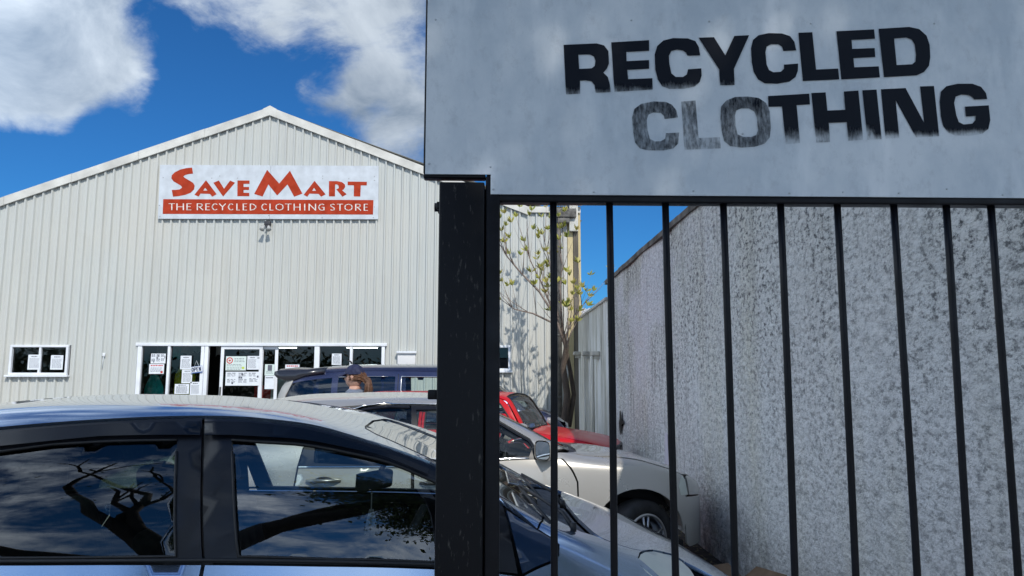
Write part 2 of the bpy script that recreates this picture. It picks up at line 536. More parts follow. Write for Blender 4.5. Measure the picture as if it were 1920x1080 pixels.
rw = empty('rendered_building', (XW, 1.62, 0), label='long pale rendered wall with dark lichen streaks behind the gate bars', cat='building')
def local(mb, root):
    mb.v = [p - root.location for p in mb.v]; return mb
w = MB(); ny, nz_ = 90, 26
vs = []; fs = []
for i in range(ny + 1):
    for j in range(nz_ + 1):
        y = 1.62 + (YC - 1.62) * i / ny; z = HW * j / nz_
        d = .022 * noise.noise(Vector((y * .9, z * .9, 3))) + .006 * noise.noise(Vector((y * 4, z * 4, 1)))
        vs.append((XW + d, y, z))
for i in range(ny):
    for j in range(nz_):
        a = i * (nz_ + 1) + j; fs.append((a, a + nz_ + 1, a + nz_ + 2, a + 1))
w.add(vs, fs, True)
w.add([(XW + .02, YC, 0), (9, YC, 0), (9, YC, HW), (XW + .02, YC, HW)], [(0, 1, 2, 3)])
w.add([(XW + .02, 1.62, 0), (9, 1.62, 0), (9, 1.62, HW), (XW + .02, 1.62, HW)], [(0, 1, 2, 3)])
w.add([(9, 1.62, 0), (9, YC, 0), (9, YC, HW), (9, 1.62, HW)], [(0, 1, 2, 3)])
local(w, rw).build('wall', STUCCO, rw)
capm = pbr('wall_cap', (.11, .10, .09), .8, var=(5, .5), bump=(30, .5, .01))
c = MB(); n = 24
for i in range(n):
    y0 = 1.62 + (YC + .03 - 1.62) * i / n; y1 = 1.62 + (YC + .03 - 1.62) * (i + 1) / n - .004
    dz = random.uniform(-.006, .006)
    c.box((XW - .035, y0, HW - .035 + dz), (XW + .2, y1, HW + .03 + dz))
local(c, rw).build('coping', capm, rw)
local(MB().box((XW + .21, 1.7, HW - .1), (8.98, YC - .02, HW - .03)), rw).build('roof', pbr('roof_grey', (.3, .3, .3), .7), rw)
# broken spot with a dark bracket near the far end
hk = at(1168, 832, 11.0); hk.x = XW
b = MB(); 
sh = [(0, .22), (.03, .2), (.035, .08), (.055, .0), (.04, -.16), (.015, -.2), (-.01, -.02), (-.05, .02), (-.075, .0), (-.06, .06), (-.015, .08)]
V_, T_ = region(sh, (), .05)
y0 = 1.9 / 220 * 1387 if False else None
fy = (XW / ((1166 - 920) / F))
b.add([(XW - .03, fy + p[0] * 3.6, .93 + p[1] * .9) for p in V_], T_)
b.box((XW - .029, fy - .03, .9), (XW + .03, fy + .03, .99), .008)
tag(b.build('wall_bracket', pbr('rusted_iron', (.03, .025, .022), .8, .3, var=(30, .4))), 'small broken black iron bracket fixed low on the pale wall', 'bracket')

# ------------------------------------------------------------------ far ribbed wall between the rendered wall and the warehouse
YF = 17.0
rib = noise_mix_mat('old_ribbed_wall', [(.24, .22, .18), (.60, .58, .50), (.80, .79, .74)], 3.2, (1, 3, .12), .8, (30, .3, .006), (.3, .47, .62))
H2a, H2b = 2.98, 3.0
fw = empty('ribbed_wall', (XW, YC, 0), label='lower weathered ribbed wall joining rendered wall and warehouse corner', cat='wall')
b = MB(); y = YC + .02; prof = []
while y < YF - .1:
    prof += [(y, 0), (y + .14, 0), (y + .16, -.035), (y + .19, -.035), (y + .21, 0)]; y += .21
vs = []; 
for (yy, dx) in prof: vs += [(XW + .03 + dx, yy, 0), (XW + .03 + dx, yy, H2a)]
b.add(vs, [(2 * i, 2 * i + 2, 2 * i + 3, 2 * i + 1) for i in range(len(prof) - 1)])
b.box((XW + .04, YC + .02, 0), (XW + .2, YF - .08, H2a - .02))
local(b, fw).build('cladding', rib, fw)
b = MB().box((XW - .03, YC + .02, H2a - .02), (XW + .22, YF - .08, H2a + .03), .008)
local(b, fw).build('capping', pbr('pale_flashing', (.5, .5, .47), .6, var=(4, .3)), fw)
for k, (px, wd) in enumerate(((1086, 10), (1103, 12), (1121, 11))):
    yy = XW / ((px - 920) / F) - .1
    z = at(px, 662, yy).z
    b = MB().box((XW - .14, yy - .13, z - .05), (XW + .0, yy + .13, z + .03), .01)
    b.box((XW - .10, yy - .1, z - .11), (XW + .0, yy - .06, z - .05))
    b.box((XW - .10, yy + .06, z - .11), (XW + .0, yy + .1, z - .05))
    local(b, fw).build('bracket', pbr('pale_bracket', (.5, .48, .42), .7, var=(8, .4)), fw)
for k, px in enumerate((1081, 1098, 1112)):
    yy = XW / ((px - 920) / F)
    local(MB().box((XW - .05, yy - .05, 0), (XW - .008, yy + .05, at(px, 668, yy).z), .006), fw).build('post', rib, fw)

# ------------------------------------------------------------------ distant white roof
db = empty('distant_building', (2.8, 24, 0), label='white metal roofed building visible in the gap beyond the ribbed wall', cat='building')
zt = at(1105, 557, 24).z
local(MB().box((2.35, 24, 0), (9, 32, zt - .6)), db).build('wall', pbr('white_wall', (.6, .6, .6), .7), db)
b = MB(); xx = 2.25; vs = []
pr = []
while xx < 9.2: pr += [(xx, 0), (xx + .12, 0), (xx + .15, .05), (xx + .19, .05), (xx + .22, 0)]; xx += .22
for (q, dz) in pr: vs += [(q, 23.8, zt - .62 + dz), (q, 28, zt + .0 + dz)]
b.add(vs, [(2 * i, 2 * i + 2, 2 * i + 3, 2 * i + 1) for i in range(len(pr) - 1)])
local(b, db).build('roof', pbr('white_roof', (.78, .79, .80), .5), db)

# ------------------------------------------------------------------ warehouse
def X(px, py=640, Y=YF): return at(px, py, Y).x
def Z(py, px=500, Y=YF): return at(px, py, Y).z
XAP = X(508, 205); ZAP = Z(203, 508)
XR_ = X(1083, 400); ZE = Z(389, 1040)
p0 = at(0, 374, YF)
sl = (ZAP - p0.z) / (XAP - p0.x)
XL_ = XAP - (XR_ - XAP) - .2
def roofz(x):
    if x < XAP: return ZAP - (XAP - x) * sl
    return max(ZAP - (x - XAP) * ((ZAP - ZE) / (X(990, 389) - XAP)), ZE)
wh = empty('warehouse', (XAP, YF, 0), label='large cream corrugated steel warehouse with low gable and glazed shopfront', cat='building')

def steel_mat():
    m, nt, N, Lk, b = nodes_of('cream_cladding')
    tc = N.new('ShaderNodeTexCoord')
    def nz(scale, stretch, det=6):
        mp = N.new('ShaderNodeMapping'); mp.inputs['Scale'].default_value = stretch; Lk.new(tc.outputs['Object'], mp.inputs[0])
        n = N.new('ShaderNodeTexNoise'); n.inputs['Scale'].default_value = scale; n.inputs['Detail'].default_value = det
        Lk.new(mp.outputs[0], n.inputs[0]); return n.outputs[0]
    def mix(f, a, b_, lo, hi, amt=1.):
        r = N.new('ShaderNodeMapRange'); r.inputs[1].default_value = lo; r.inputs[2].default_value = hi; r.inputs[4].default_value = amt
        Lk.new(f, r.inputs[0])
        q = N.new('ShaderNodeMix'); q.data_type = 'RGBA'; Lk.new(r.outputs[0], q.inputs[0])
        for i, s_ in ((6, a), (7, b_)):
            if isinstance(s_, tuple): q.inputs[i].default_value = (*s_, 1)
            else: Lk.new(s_, q.inputs[i])
        return q.outputs[2]
    c_ = mix(nz(.35, (1, 1, .7), 3), (.515, .54, .52), (.56, .555, .51), .4, .65)
    c_ = mix(nz(2.2, (3, 1, .18), 7), c_, (.40, .395, .36), .52, .80, .55)
    c_ = mix(nz(9, (2.5, 1, .05), 7), c_, (.36, .36, .34), .56, .8, .4)
    sep = N.new('ShaderNodeSeparateXYZ'); Lk.new(tc.outputs['Object'], sep.inputs[0])
    def fl_(sock, d, off=0.):
        q = N.new('ShaderNodeMath'); q.operation = 'MULTIPLY_ADD'; Lk.new(sock, q.inputs[0]); q.inputs[1].default_value = 1 / d; q.inputs[2].default_value = off
        f = N.new('ShaderNodeMath'); f.operation = 'FLOOR'; Lk.new(q.outputs[0], f.inputs[0]); return f.outputs[0]
    cb_ = N.new('ShaderNodeCombineXYZ'); Lk.new(fl_(sep.outputs[0], .786, .3), cb_.inputs[0]); Lk.new(fl_(sep.outputs[2], 3.96, .99), cb_.inputs[2])
    wn_ = N.new('ShaderNodeTexWhiteNoise'); Lk.new(cb_.outputs[0], wn_.inputs[0])
    c_ = mix(wn_.outputs[0], c_, (.49, .50, .475), .0, 1.0, .35)
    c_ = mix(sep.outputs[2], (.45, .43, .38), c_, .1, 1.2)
    Lk.new(c_, b.inputs['Base Color']); b.inputs['Roughness'].default_value = .5
    nb = nz(1.3, (1, 1, .4), 2)
    bp = N.new('ShaderNodeBump'); bp.inputs['Strength'].default_value = .35; bp.inputs['Distance'].default_value = .02
    Lk.new(nb, bp.inputs['Height']); Lk.new(bp.outputs[0], b.inputs['Normal'])
    return m
STEEL = steel_mat()
ZH = Z(645); ZBOT = .05
OPEN = [(X(262, 690), X(722, 690), -1, ZH), (X(23, 675), X(132, 675), Z(703, 80), Z(647, 80)), (X(896, 670), X(957, 670), Z(695, 945), Z(648, 945))]
pitch = .1965
prof = []
x = XL_; k = 0
off0 = (XAP - XL_) % pitch
x = XL_ - pitch + off0 + .03
while x < XR_:
    for dx, dy in ((0, 0), (.055, 0), (.064, -.007), (.080, -.007), (.089, 0), (.138, 0), (.152, -.052), (.180, -.052)):
        prof.append((x + dx, dy))
    x += pitch
def prof_y(x):
    for i in range(len(prof) - 1):
        if prof[i][0] <= x <= prof[i + 1][0]:
            t = (x - prof[i][0]) / (prof[i + 1][0] - prof[i][0] + 1e-9); return prof[i][1] + t * (prof[i + 1][1] - prof[i][1])
    return 0
cuts = [XL_, XR_, XAP] + [o[0] for o in OPEN] + [o[1] for o in OPEN] + [X(990, 389)]
P_ = [p for p in prof if XL_ < p[0] < XR_] + [(c_, prof_y(c_)) for c_ in cuts]
P_.sort()
b = MB()
for (xa, ya), (xb, yb) in zip(P_[:-1], P_[1:]):
    if xb - xa < 1e-5: continue
    xm = (xa + xb) / 2; segs = [(ZBOT, None)]
    sp = [(ZBOT, 'top')]
    for (o0, o1, za, zb_) in OPEN:
        if o0 < xm < o1:
            sp = [(zb_, 'top')] if za < ZBOT else [(ZBOT, za), (zb_, 'top')]
    for (z0, z1) in sp:
        if z1 == 'top': za_, zb_ = roofz(xa) - .03, roofz(xb) - .03
        else: za_ = zb_ = z1
        b.add([(xa, YF + ya, z0), (xb, YF + yb, z0), (xb, YF + yb, zb_), (xa, YF + ya, za_)], [(0, 1, 2, 3)], False)
# screws in rows
xx = XL_ - pitch + off0 + .03 + .1725; i = 0
while xx < XR_ - .05:
    for zz in (1.0, 2.9, 3.95, 4.95, 5.9, 6.8):
        if zz < roofz(xx) - .2 and not any(o[0] - .05 < xx < o[1] + .05 and o[2] - .1 < zz < o[3] + .05 for o in OPEN):
            b.box((xx - .008, YF - .046, zz - .008), (xx + .008, YF - .034, zz + .008))
    xx += pitch
local(b, wh).build('front_cladding', STEEL, wh)
# side / back walls and roof
DB = 16
b = MB()
b.add([(XL_, YF + .01, 0), (XL_, YF + DB, 0), (XL_, YF + DB, roofz(XL_)), (XL_, YF + .01, roofz(XL_))], [(0, 1, 2, 3)])
b.add([(XL_, YF + DB, 0), (XR_, YF + DB, 0), (XR_, YF + DB, ZE), (XAP, YF + DB, ZAP), (XL_, YF + DB, roofz(XL_))], [(0, 1, 2, 3, 4)])
local(b, wh).build('rear_wall', STEEL, wh)
yel = pbr('cream_yellow_wall', (.60, .50, .28), .7, var=(3, .35, (1, 1, .2)))
local(MB().box((XR_ - .06, YF - .03, 0), (XR_ + .06, YF + DB, ZE - .02)), wh).build('side_wall', yel, wh)
b = MB()
for (xa, xb) in ((XL_ - .15, XAP), (XAP, XR_ + .1)):
    za, zb_ = roofz(xa) + .02, roofz(xb) + .02
    if xb > XAP: zb_ = ZAP - (xb - XAP) * ((ZAP - ZE) / (X(990, 389) - XAP)) + .02; zb_ = max(zb_, ZE - .3)
    b.add([(xa, YF + .03, za), (xb, YF + .03, zb_), (xb, YF + DB, zb_), (xa, YF + DB, za)], [(0, 1, 2, 3)])
local(b, wh).build('roof', pbr('roof_steel', (.5, .5, .48), .5, .2), wh)
# barge flashing
fl = pbr('barge_flashing', (.62, .61, .56), .5, var=(3, .2, (1, 1, 1)))
XQ = X(990, 389)
b = MB(); hgt = .2
def bar(xa, za, xb, zb_, h=.2, y0=-.085, y1=-.045):
    v = [(xa, YF + y0, za - h), (xb, YF + y0, zb_ - h), (xb, YF + y0, zb_), (xa, YF + y0, za), (xa, YF + y1, za - h), (xb, YF + y1, zb_ - h), (xb, YF + .2, zb_ + .015), (xa, YF + .2, za + .015)]
    b.add(v, [(0, 1, 2, 3), (3, 2, 6, 7), (0, 4, 5, 1)], False)
segs = 5
for i in range(segs):
    xa = XL_ + (XAP - XL_) * i / segs; xb = XL_ + (XAP - XL_) * (i + 1) / segs
    bar(xa + (.004 if i else 0), roofz(xa) + .004 * (i % 2), xb, roofz(xb) + .004 * (i % 2))
for i in range(3):
    xa = XAP + (XQ - XAP) * i / 3; xb = XAP + (XQ - XAP) * (i + 1) / 3
    bar(xa + .003, roofz(xa) + .003 * (i % 2), xb, roofz(xb) + .003 * (i % 2))
bar(XQ, ZE, XR_ + .06, ZE, .14)
# ridge cap
b.add([(XAP - .16, YF - .09, roofz(XAP - .16) + .01), (XAP, YF - .09, ZAP + .035), (XAP + .16, YF - .09, roofz(XAP + .16) + .01), (XAP + .16, YF - .09, roofz(XAP + .16) - .2), (XAP, YF - .09, ZAP - .2), (XAP - .16, YF - .09, roofz(XAP - .16) - .2)], [(0, 1, 4, 5), (1, 2, 3, 4)])
local(b, wh).build('barge_board', fl, wh)
# fascia box, rainhead and downpipe at the right corner
zc0 = Z(384, 1060)
local(MB().box((X(1032, 400), YF - .22, zc0 - .05), (XR_ + .09, YF - .095, zc0 + .06), .006).box((X(1066, 420), YF - .20, Z(436, 1060)), (X(1082, 420), YF - .09, zc0 - .055), .004), wh).build('fascia', fl, wh)
local(MB().box((X(1075, 500), YF - .085, 0), (X(1084, 500), YF - .037, Z(398, 1060))), wh).build('edge_strip', pbr('brown_grey_edge', (.17, .15, .12), .8, var=(4, .4, (1, 1, .2))), wh)
b = MB()
b.box((X(1040, 400), YF - .30, Z(412, 1060)), (X(1078, 400), YF - .10, Z(396, 1060)), .015)
b.box((X(1044, 400), YF - .27, Z(422, 1060)), (X(1066, 400), YF - .11, Z(412, 1060)), .015)
local(b, wh).build('rainwater_head', pbr('dirty_gutter', (.13, .125, .115), .7, var=(9, .6), bump=(20, .4, .01)), wh)
xd = X(1046, 500)
b = MB().tube([(xd, YF - .18, Z(420, 1050)), (xd, YF - .18, Z(460, 1050)), (xd + .01, YF - .14, Z(520, 1050)), (xd + .01, YF - .14, .05)], .055, 14)
for zz in (1.2, 2.6, 4.2): b.tube([(xd, YF - .14, zz), (xd, YF - .14, zz + .04)], .064, 14)
local(b, wh).build('downpipe', pbr('downpipe_grey', (.10, .095, .085), .6, var=(6, .5)), wh)
local(MB().box((X(1056, 500), YF - .075, 0), (X(1063, 500), YF - .036, Z(398, 1060))), wh).build('corner_flashing', fl, wh)
local(MB().box((X(1064, 500), YF - .07, 0), (X(1074, 500), YF - .036, Z(398, 1060))), wh).build('corner_post', yel, wh)
# leaf litter in the gutter
b = MB()
for i in range(60):
    c_ = Vector((random.uniform(X(1038, 400), X(1080, 400)), YF - random.uniform(.12, .28), Z(394, 1060) + random.uniform(0, .06)))
    a = random.uniform(0, 6.28); d = Vector((cos(a), sin(a) * .3, random.uniform(.1, .8))) * .05; e = Vector((-sin(a), .2, .1)) * .015
    b.add([c_ - e, c_ + e, c_ + d], [(0, 1, 2)])
tag(b.build('leaf_litter', pbr('dry_leaf', (.17, .14, .06), .8)), 'dry leaf litter caught in the rainwater head at warehouse corner', 'leaves', kind='stuff')

# concrete base strip
tag(MB().box((XL_, YF - .35, 0), (XR_, YF - .06, .05)).build('path', fp), kind='structure')

# windows
ALU = pbr('white_aluminium', (.75, .78, .82), .4, var=(3, .12))
SHOPG = glass('shop_glass', (.55, .62, .60), 1.5, 0, 1.5)
def window(root, x0, x1, z0, z1, mullions, y=YF, fr=.05, sill=True, name='window'):
    b = MB()
    for (a, c_, d, e) in ((x0, x1, z1 - fr, z1), (x0, x1, z0, z0 + fr)):
        b.box((a, y - .06, d), (c_, y + .03, e), .004)
    for xx in (x0, x1 - fr): b.box((xx, y - .058, z0 + fr), (xx + fr, y + .03, z1 - fr))
    for mx_, mw in mullions: b.box((mx_ - mw / 2, y - .050, z0 + fr), (mx_ + mw / 2, y + .025, z1 - fr))
    if sill: b.box((x0 - .05, y - .12, z0 - .045), (x1 + .05, y - .0, z0 - .002), .005)
    o = local(b, root).build(name, ALU, root)
    g_ = MB().add([(x0 + fr, y, z0 + fr), (x1 - fr, y, z0 + fr), (x1 - fr, y, z1 - fr), (x0 + fr, y, z1 - fr)], [(0, 1, 2, 3)])
    local(g_, root).build('pane', SHOPG, o)
    return o
window(wh, X(23), X(132), Z(703, 80), Z(647, 80), [(X(79), .045)])
window(wh, X(896), X(957), Z(695, 945), Z(648, 945), [(X(918), .045)])
# shopfront : frames and panes
xs = dict(l=X(262), m1=X(320), m2=X(384), d0=X(390), d1=X(420), d2=X(491), e=X(519), g=X(596), h=X(660), r=X(722))
b = MB(); y = YF
b.box((xs['l'] - .05, y - .08, ZH - .05), (xs['r'] + .05, y + .04, ZH + .02), .004)
for xx, wd in ((xs['l'] + .04, .09), (xs['m1'], .055), (xs['m2'] - .015, .07), (xs['d0'], .08), (xs['g'], .11), (xs['h'], .06), (xs['r'] - .03, .07)):
    b.box((xx - wd / 2, y - .065, .06), (xx + wd / 2, y + .035, ZH - .052), .004)
b.box((xs['l'], y - .06, .06), (xs['m2'], y + .03, .16)); b.box((xs['g'], y - .06, .06), (xs['r'], y + .03, .16))
sf = local(b, wh).build('shopfront', ALU, wh)
def pane(x0, x1, yy=0.):
    local(MB().add([(x0, y + yy, .16), (x1, y + yy, .16), (x1, y + yy, ZH - .05), (x0, y + yy, ZH - .05)], [(0, 1, 2, 3)]), wh).build('pane', SHOPG, sf)
for a, c_ in (('l', 'm1'), ('m1', 'm2'), ('g', 'h'), ('h', 'r')): pane(xs[a] + .03, xs[c_] - .03)
def slide(x0, x1, yy, label):
    b = MB()
    b.box((x0, y - .02 + yy, ZH - .12), (x1, y + .02 + yy, ZH - .056)); b.box((x0, y - .02 + yy, .07), (x1, y + .02 + yy, .2))
    for xx in (x0, x1 - .07): b.box((xx, y - .021 + yy, .2), (xx + .07, y + .019 + yy, ZH - .12), .004)
    o = local(b, wh).build('sliding_door', ALU, wh); o['label'] = label
    local(MB().add([(x0 + .07, y + yy, .2), (x1 - .07, y + yy, .2), (x1 - .07, y + yy, ZH - .12), (x0 + .07, y + yy, ZH - .12)], [(0, 1, 2, 3)]), wh).build('pane', SHOPG, o)
    return o
s1 = slide(xs['d1'] - .04, xs['d2'] + .04, -.028, 'white sliding door leaf covered in notices')
s2 = slide(xs['d2'] - .03, xs['e'] + .04, .03, 'plain white sliding door leaf')
local(MB().box((xs['d1'] - .025, y - .075, 1.0), (xs['d1'] + .005, y - .05, 1.45), .006), wh).build('handle', BLACKPL, s1)
pane(xs['e'] + .04, xs['g'] - .05, .02)

# dim shop interior
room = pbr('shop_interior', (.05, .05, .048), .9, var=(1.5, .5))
b = MB()
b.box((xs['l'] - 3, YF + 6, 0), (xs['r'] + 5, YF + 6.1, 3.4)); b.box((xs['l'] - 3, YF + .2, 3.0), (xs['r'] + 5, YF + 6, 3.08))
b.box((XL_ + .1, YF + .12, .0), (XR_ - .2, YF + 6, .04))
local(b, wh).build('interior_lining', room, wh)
def garment(x, yy, z, w_, h_, m, name, label, fold=5, hang=True):
    """hanging garment with shoulders, folds and uneven hem"""
    b = MB(); nx, nz2 = 14, 10; vs = []
    for j in range(nz2 + 1):
        t = j / nz2
        hw = w_ / 2 * (.42 + .58 * min(1, t / .22)) * (1 + .12 * t)
        for i in range(nx + 1):
            s_ = i / nx * 2 - 1
            sag = .04 * (abs(s_)) * (1 if t < .25 else 0)
            vs.append((x + hw * s_, yy + .03 * sin(fold * s_ * pi + t * 2) * (0.3 + t), z - h_ * t - sag - .03 * sin(s_ * 5) * t))
    b.add(vs, [(j * (nx + 1) + i, j * (nx + 1) + i + 1, (j + 1) * (nx + 1) + i + 1, (j + 1) * (nx + 1) + i) for j in range(nz2) for i in range(nx)], True)
    o = b.build(name, m)
    tag(o, label, 'garment', 'garments hanging inside the shopfront')
    return o
TEAL = pbr('teal_cloth', (.01, .55, .50), .8, var=(9, .3)); YELL = pbr('yellow_cloth', (.85, .80, .03), .8, var=(9, .3)); REDC = pbr('red_cloth', (.5, .02, .02), .7, var=(9, .3))
garment(X(277), YF + .45, 1.75, .42, 1.2, TEAL, 'garment', 'teal top hanging inside the leftmost shopfront pane', 4)
garment(X(318), YF + .85, 1.95, .36, .75, YELL, 'garment', 'small yellow top hanging behind the first white shopfront mullion', 3)
garment(X(334), YF + .6, 1.95, .38, .9, YELL, 'garment', 'wide yellow top hanging behind the pane with the open sign', 3)
WHT = pbr('pale_cloth', (.45, .47, .46), .8, var=(9, .3))
for (px, zz, ww, hh, mm, lb) in ((306, 2.66, .3, .5, WHT, 'pale shirt displayed high inside above the first shop window notice'), (333, 2.62, .22, .5, TEAL, 'teal shirt displayed high inside left of the tall blue notice'), (349, 2.62, .3, .4, WHT, 'white shirt displayed high inside above the tall blue notice'), (367, 2.62, .28, .35, WHT, 'cream shirt displayed high inside above the open sign'), (413, 2.6, .2, .42, WHT, 'white shirt displayed high inside the open doorway'), (459, 2.62, .26, .35, WHT, 'pale shirt displayed high inside the sliding door glass')):
    garment(at(px, 655, YF + .9).x, YF + .9, zz, ww, hh, mm, 'garment', lb, 2)
def bin_(x0, x1, y0, y1, h, m, lb):
    r_ = empty('display_bin', ((x0 + x1) / 2, (y0 + y1) / 2, .04), label=lb, cat='bin')
    b = MB()
    for (a, c_) in (((x0, y0, .04), (x1, y0 + .03, h)), ((x0, y1 - .03, .04), (x1, y1, h)), ((x0, y0 + .03, .04), (x0 + .03, y1 - .03, h)), ((x1 - .03, y0 + .03, .04), (x1, y1 - .03, h))): b.box(a, c_)
    b.box((x0 - .02, y0 - .02, h), (x1 + .02, y1 + .02, h + .03), .008)
    local(b, r_).build('body', m, r_)
    local(MB().box((x0 + .03, y0 + .03, .04), (x1 - .03, y1 - .03, h - .12)), r_).build('contents', WHT, r_)
bin_(X(473), X(512), YF + .3, YF + 1.0, 1.45, REDC, 'red box display bin inside the sliding door')
bin_(X(508), X(538), YF + .15, YF + .26, 1.62, pbr('grey_card', (.5, .47, .44), .8), 'narrow grey box standing inside the shop beside the red bin')
tubes = pbr('tube_light', (.9, .9, .9), .4)
tubes.node_tree.nodes['Principled BSDF'].inputs['Emission Color'].default_value = (1, 1, 1, 1)
tubes.node_tree.nodes['Principled BSDF'].inputs['Emission Strength'].default_value = 9
for k, (pa, pb, yy, lb) in enumerate(((522, 556, 3.0, 'white ceiling tube light behind the wide middle pane'), (650, 708, 2.2, 'white ceiling tube light behind the rightmost shopfront panes'))):
    A_ = at(pa, 652, YF + yy); B_ = at(pb, 652, YF + yy)
    tag(MB().box((A_.x, YF + yy - .04, A_.z - .012), (B_.x, YF + yy + .04, A_.z + .012), .006).build('tube_light', tubes), lb, 'light', 'tube lights inside the shopfront')

# ------------------------------------------------------------------ notices taped to the glass
PAPER = pbr('paper', (.72, .76, .80), .8, var=(14, .08)); PAPERG = pbr('paper_green', (.62, .72, .68), .8); INK = pbr('ink', (.12, .13, .16), .8); INKR = pbr('ink_red', (.55, .05, .05), .7)
INKG = pbr('ink_green', (.5, .6, .08), .7)
def notice(x0, y0, x1, y1, kind='text', label='', m=PAPER, tilt=0, Y=YF - .045):
    A_ = at(x0, y0, Y); B_ = at(x1, y1, Y)
    w_, h_ = B_.x - A_.x, A_.z - B_.z
    cx, cz = (A_.x + B_.x) / 2, (A_.z + B_.z) / 2
    r_ = empty('notice', (cx, Y, cz), label=label, cat='notice', group='notices taped to the warehouse glass'); r_.rotation_euler = (0, R(tilt), 0)
    MB().box((-w_ / 2, -.001, -h_ / 2), (w_ / 2, .001, h_ / 2)).build('sheet', m, r_)
    b = MB(); rb = MB(); gb = MB()
    def ln(u0, u1, v, t=.012, q=b): q.box((-w_ / 2 + w_ * u0, -.003, h_ / 2 - h_ * v - t / 2), (-w_ / 2 + w_ * u1, -.0015, h_ / 2 - h_ * v + t / 2))
    rnd = random.Random(int(x0 * 7 + y0))
    def words(u0, u1, v, t=.008, q=b):
        u = u0
        while u < u1 - .04:
            l = rnd.uniform(.05, .14); ln(u, min(u + l, u1), v, t, q); u += l + .035
    if kind == 'text':
        words(.25, .75, .12, .02)
        v = .27
        while v < .9: words(.12, .88, v); v += .075
    elif kind == 'redhead':
        words(.1, .9, .15, .026, rb); 
        for v in (.4, .52, .64, .76): words(.1, .9, v, .009)
        gb2 = rb; ln(.78, .92, .82, .05, rb)
    elif kind == 'logo':
        for k in range(24):
            a = 2 * pi * k / 24; a2 = 2 * pi * (k + 1) / 24; ro, ri = .072, .050
            c0 = Vector((-w_ / 2 + w_ * .19, -.002, h_ / 2 - h_ * .30))
            rb.add([c0 + Vector((cos(a) * ri, 0, sin(a) * ri)), c0 + Vector((cos(a) * ro, 0, sin(a) * ro)), c0 + Vector((cos(a2) * ro, 0, sin(a2) * ro)), c0 + Vector((cos(a2) * ri, 0, sin(a2) * ri))], [(0, 1, 2, 3)])
        for k in range(12):
            a = 2 * pi * k / 12; a2 = 2 * pi * (k + 1) / 12
            rb.add([c0, c0 + Vector((cos(a) * .028, 0, sin(a) * .022)), c0 + Vector((cos(a2) * .028, 0, sin(a2) * .022))], [(0, 1, 2)])
        for v in (.16, .27, .38): words(.42, .95, v, .010)
        for v in (.58, .68, .82, .92): words(.06, .8, v, .009)
        ln(.80, .92, .82, .05, gb)
    elif kind == 'board':
        for (u, v) in ((.05, .1), (.38, .1), (.68, .1), (.05, .55), (.38, .55), (.7, .5)):
            for k in range(4): words(u, u + .24, v + .07 * k, .012 if k == 0 else .008)
        for (u, v) in ((.38, .42), (.44, .42), (.18, .82), (.92, .35), (.46, .2)): ln(u, u + .05, v, .045)
    elif kind == 'box':
        ln(.3, .75, .32, .13); 
        for v in (.62, .7, .8): words(.15, .85, v)
    elif kind == 'plain':
        for v in (.12, .17): words(.1, .9, v, .012)
    if b.v: b.build('print', INK, r_)
    if rb.v: rb.build('print', INKR, r_)
    if gb.v: gb.build('print', INKG, r_)
    return r_
for a in ((283.5, 663, 310, 681.5, 'board', 'small blue-grey notice, upper of two in the leftmost shopfront pane'),
          (280, 682.5, 307, 701, 'redhead', 'white notice with red heading, lower of two in the leftmost shopfront pane'),
          (339, 667, 358, 692.5, 'text', 'tall blue-white notice left of the open sign'),
          (341.5, 693, 359.5, 718.5, 'text', 'notice directly below the tall notice left of the open sign'),
          (328, 720, 354, 738.5, 'text', 'wide white notice low beside the notice with two arrows'),
          (357, 716, 375, 740.5, 'text', 'rounded notice low against the door jamb under the open sign'),
          (424, 668, 461, 694.5, 'logo', 'pale green poster with red ring emblem on the sliding door'),
          (464, 667.5, 481.5, 693, 'text', 'blue-white notice right of the red emblem poster'),
          (482.5, 667.5, 486, 693, 'plain', 'sliver of paper between the blue notice and the door stile'),
          (423.5, 697, 486, 723, 'board', 'wide white sheet of small printing below the red emblem poster'),
          (497, 683, 514, 704, 'box', 'cream notice with dark square on the plain sliding door'),
          (497, 704.5, 513.5, 729.5, 'plain', 'long blank blue paper below the cream notice on the sliding door'),
          (535, 683.5, 561, 702, 'redhead', 'white notice with red border right of the sliding doors'),
          (622.5, 663, 640, 684, 'text', 'small blue notice alone in a pane above the dark van'),
          (53.5, 665, 75, 693, 'text', 'bluish notice in left half of the small window'),
          (96, 666, 117, 693, 'text', 'notice in right half of the small window')):
    notice(a[0], a[1], a[2], a[3], a[4], a[5], PAPERG if a[4] in ('logo', 'box') else PAPER, 0, YF - (.068 if 400 < a[0] < 490 else .052))

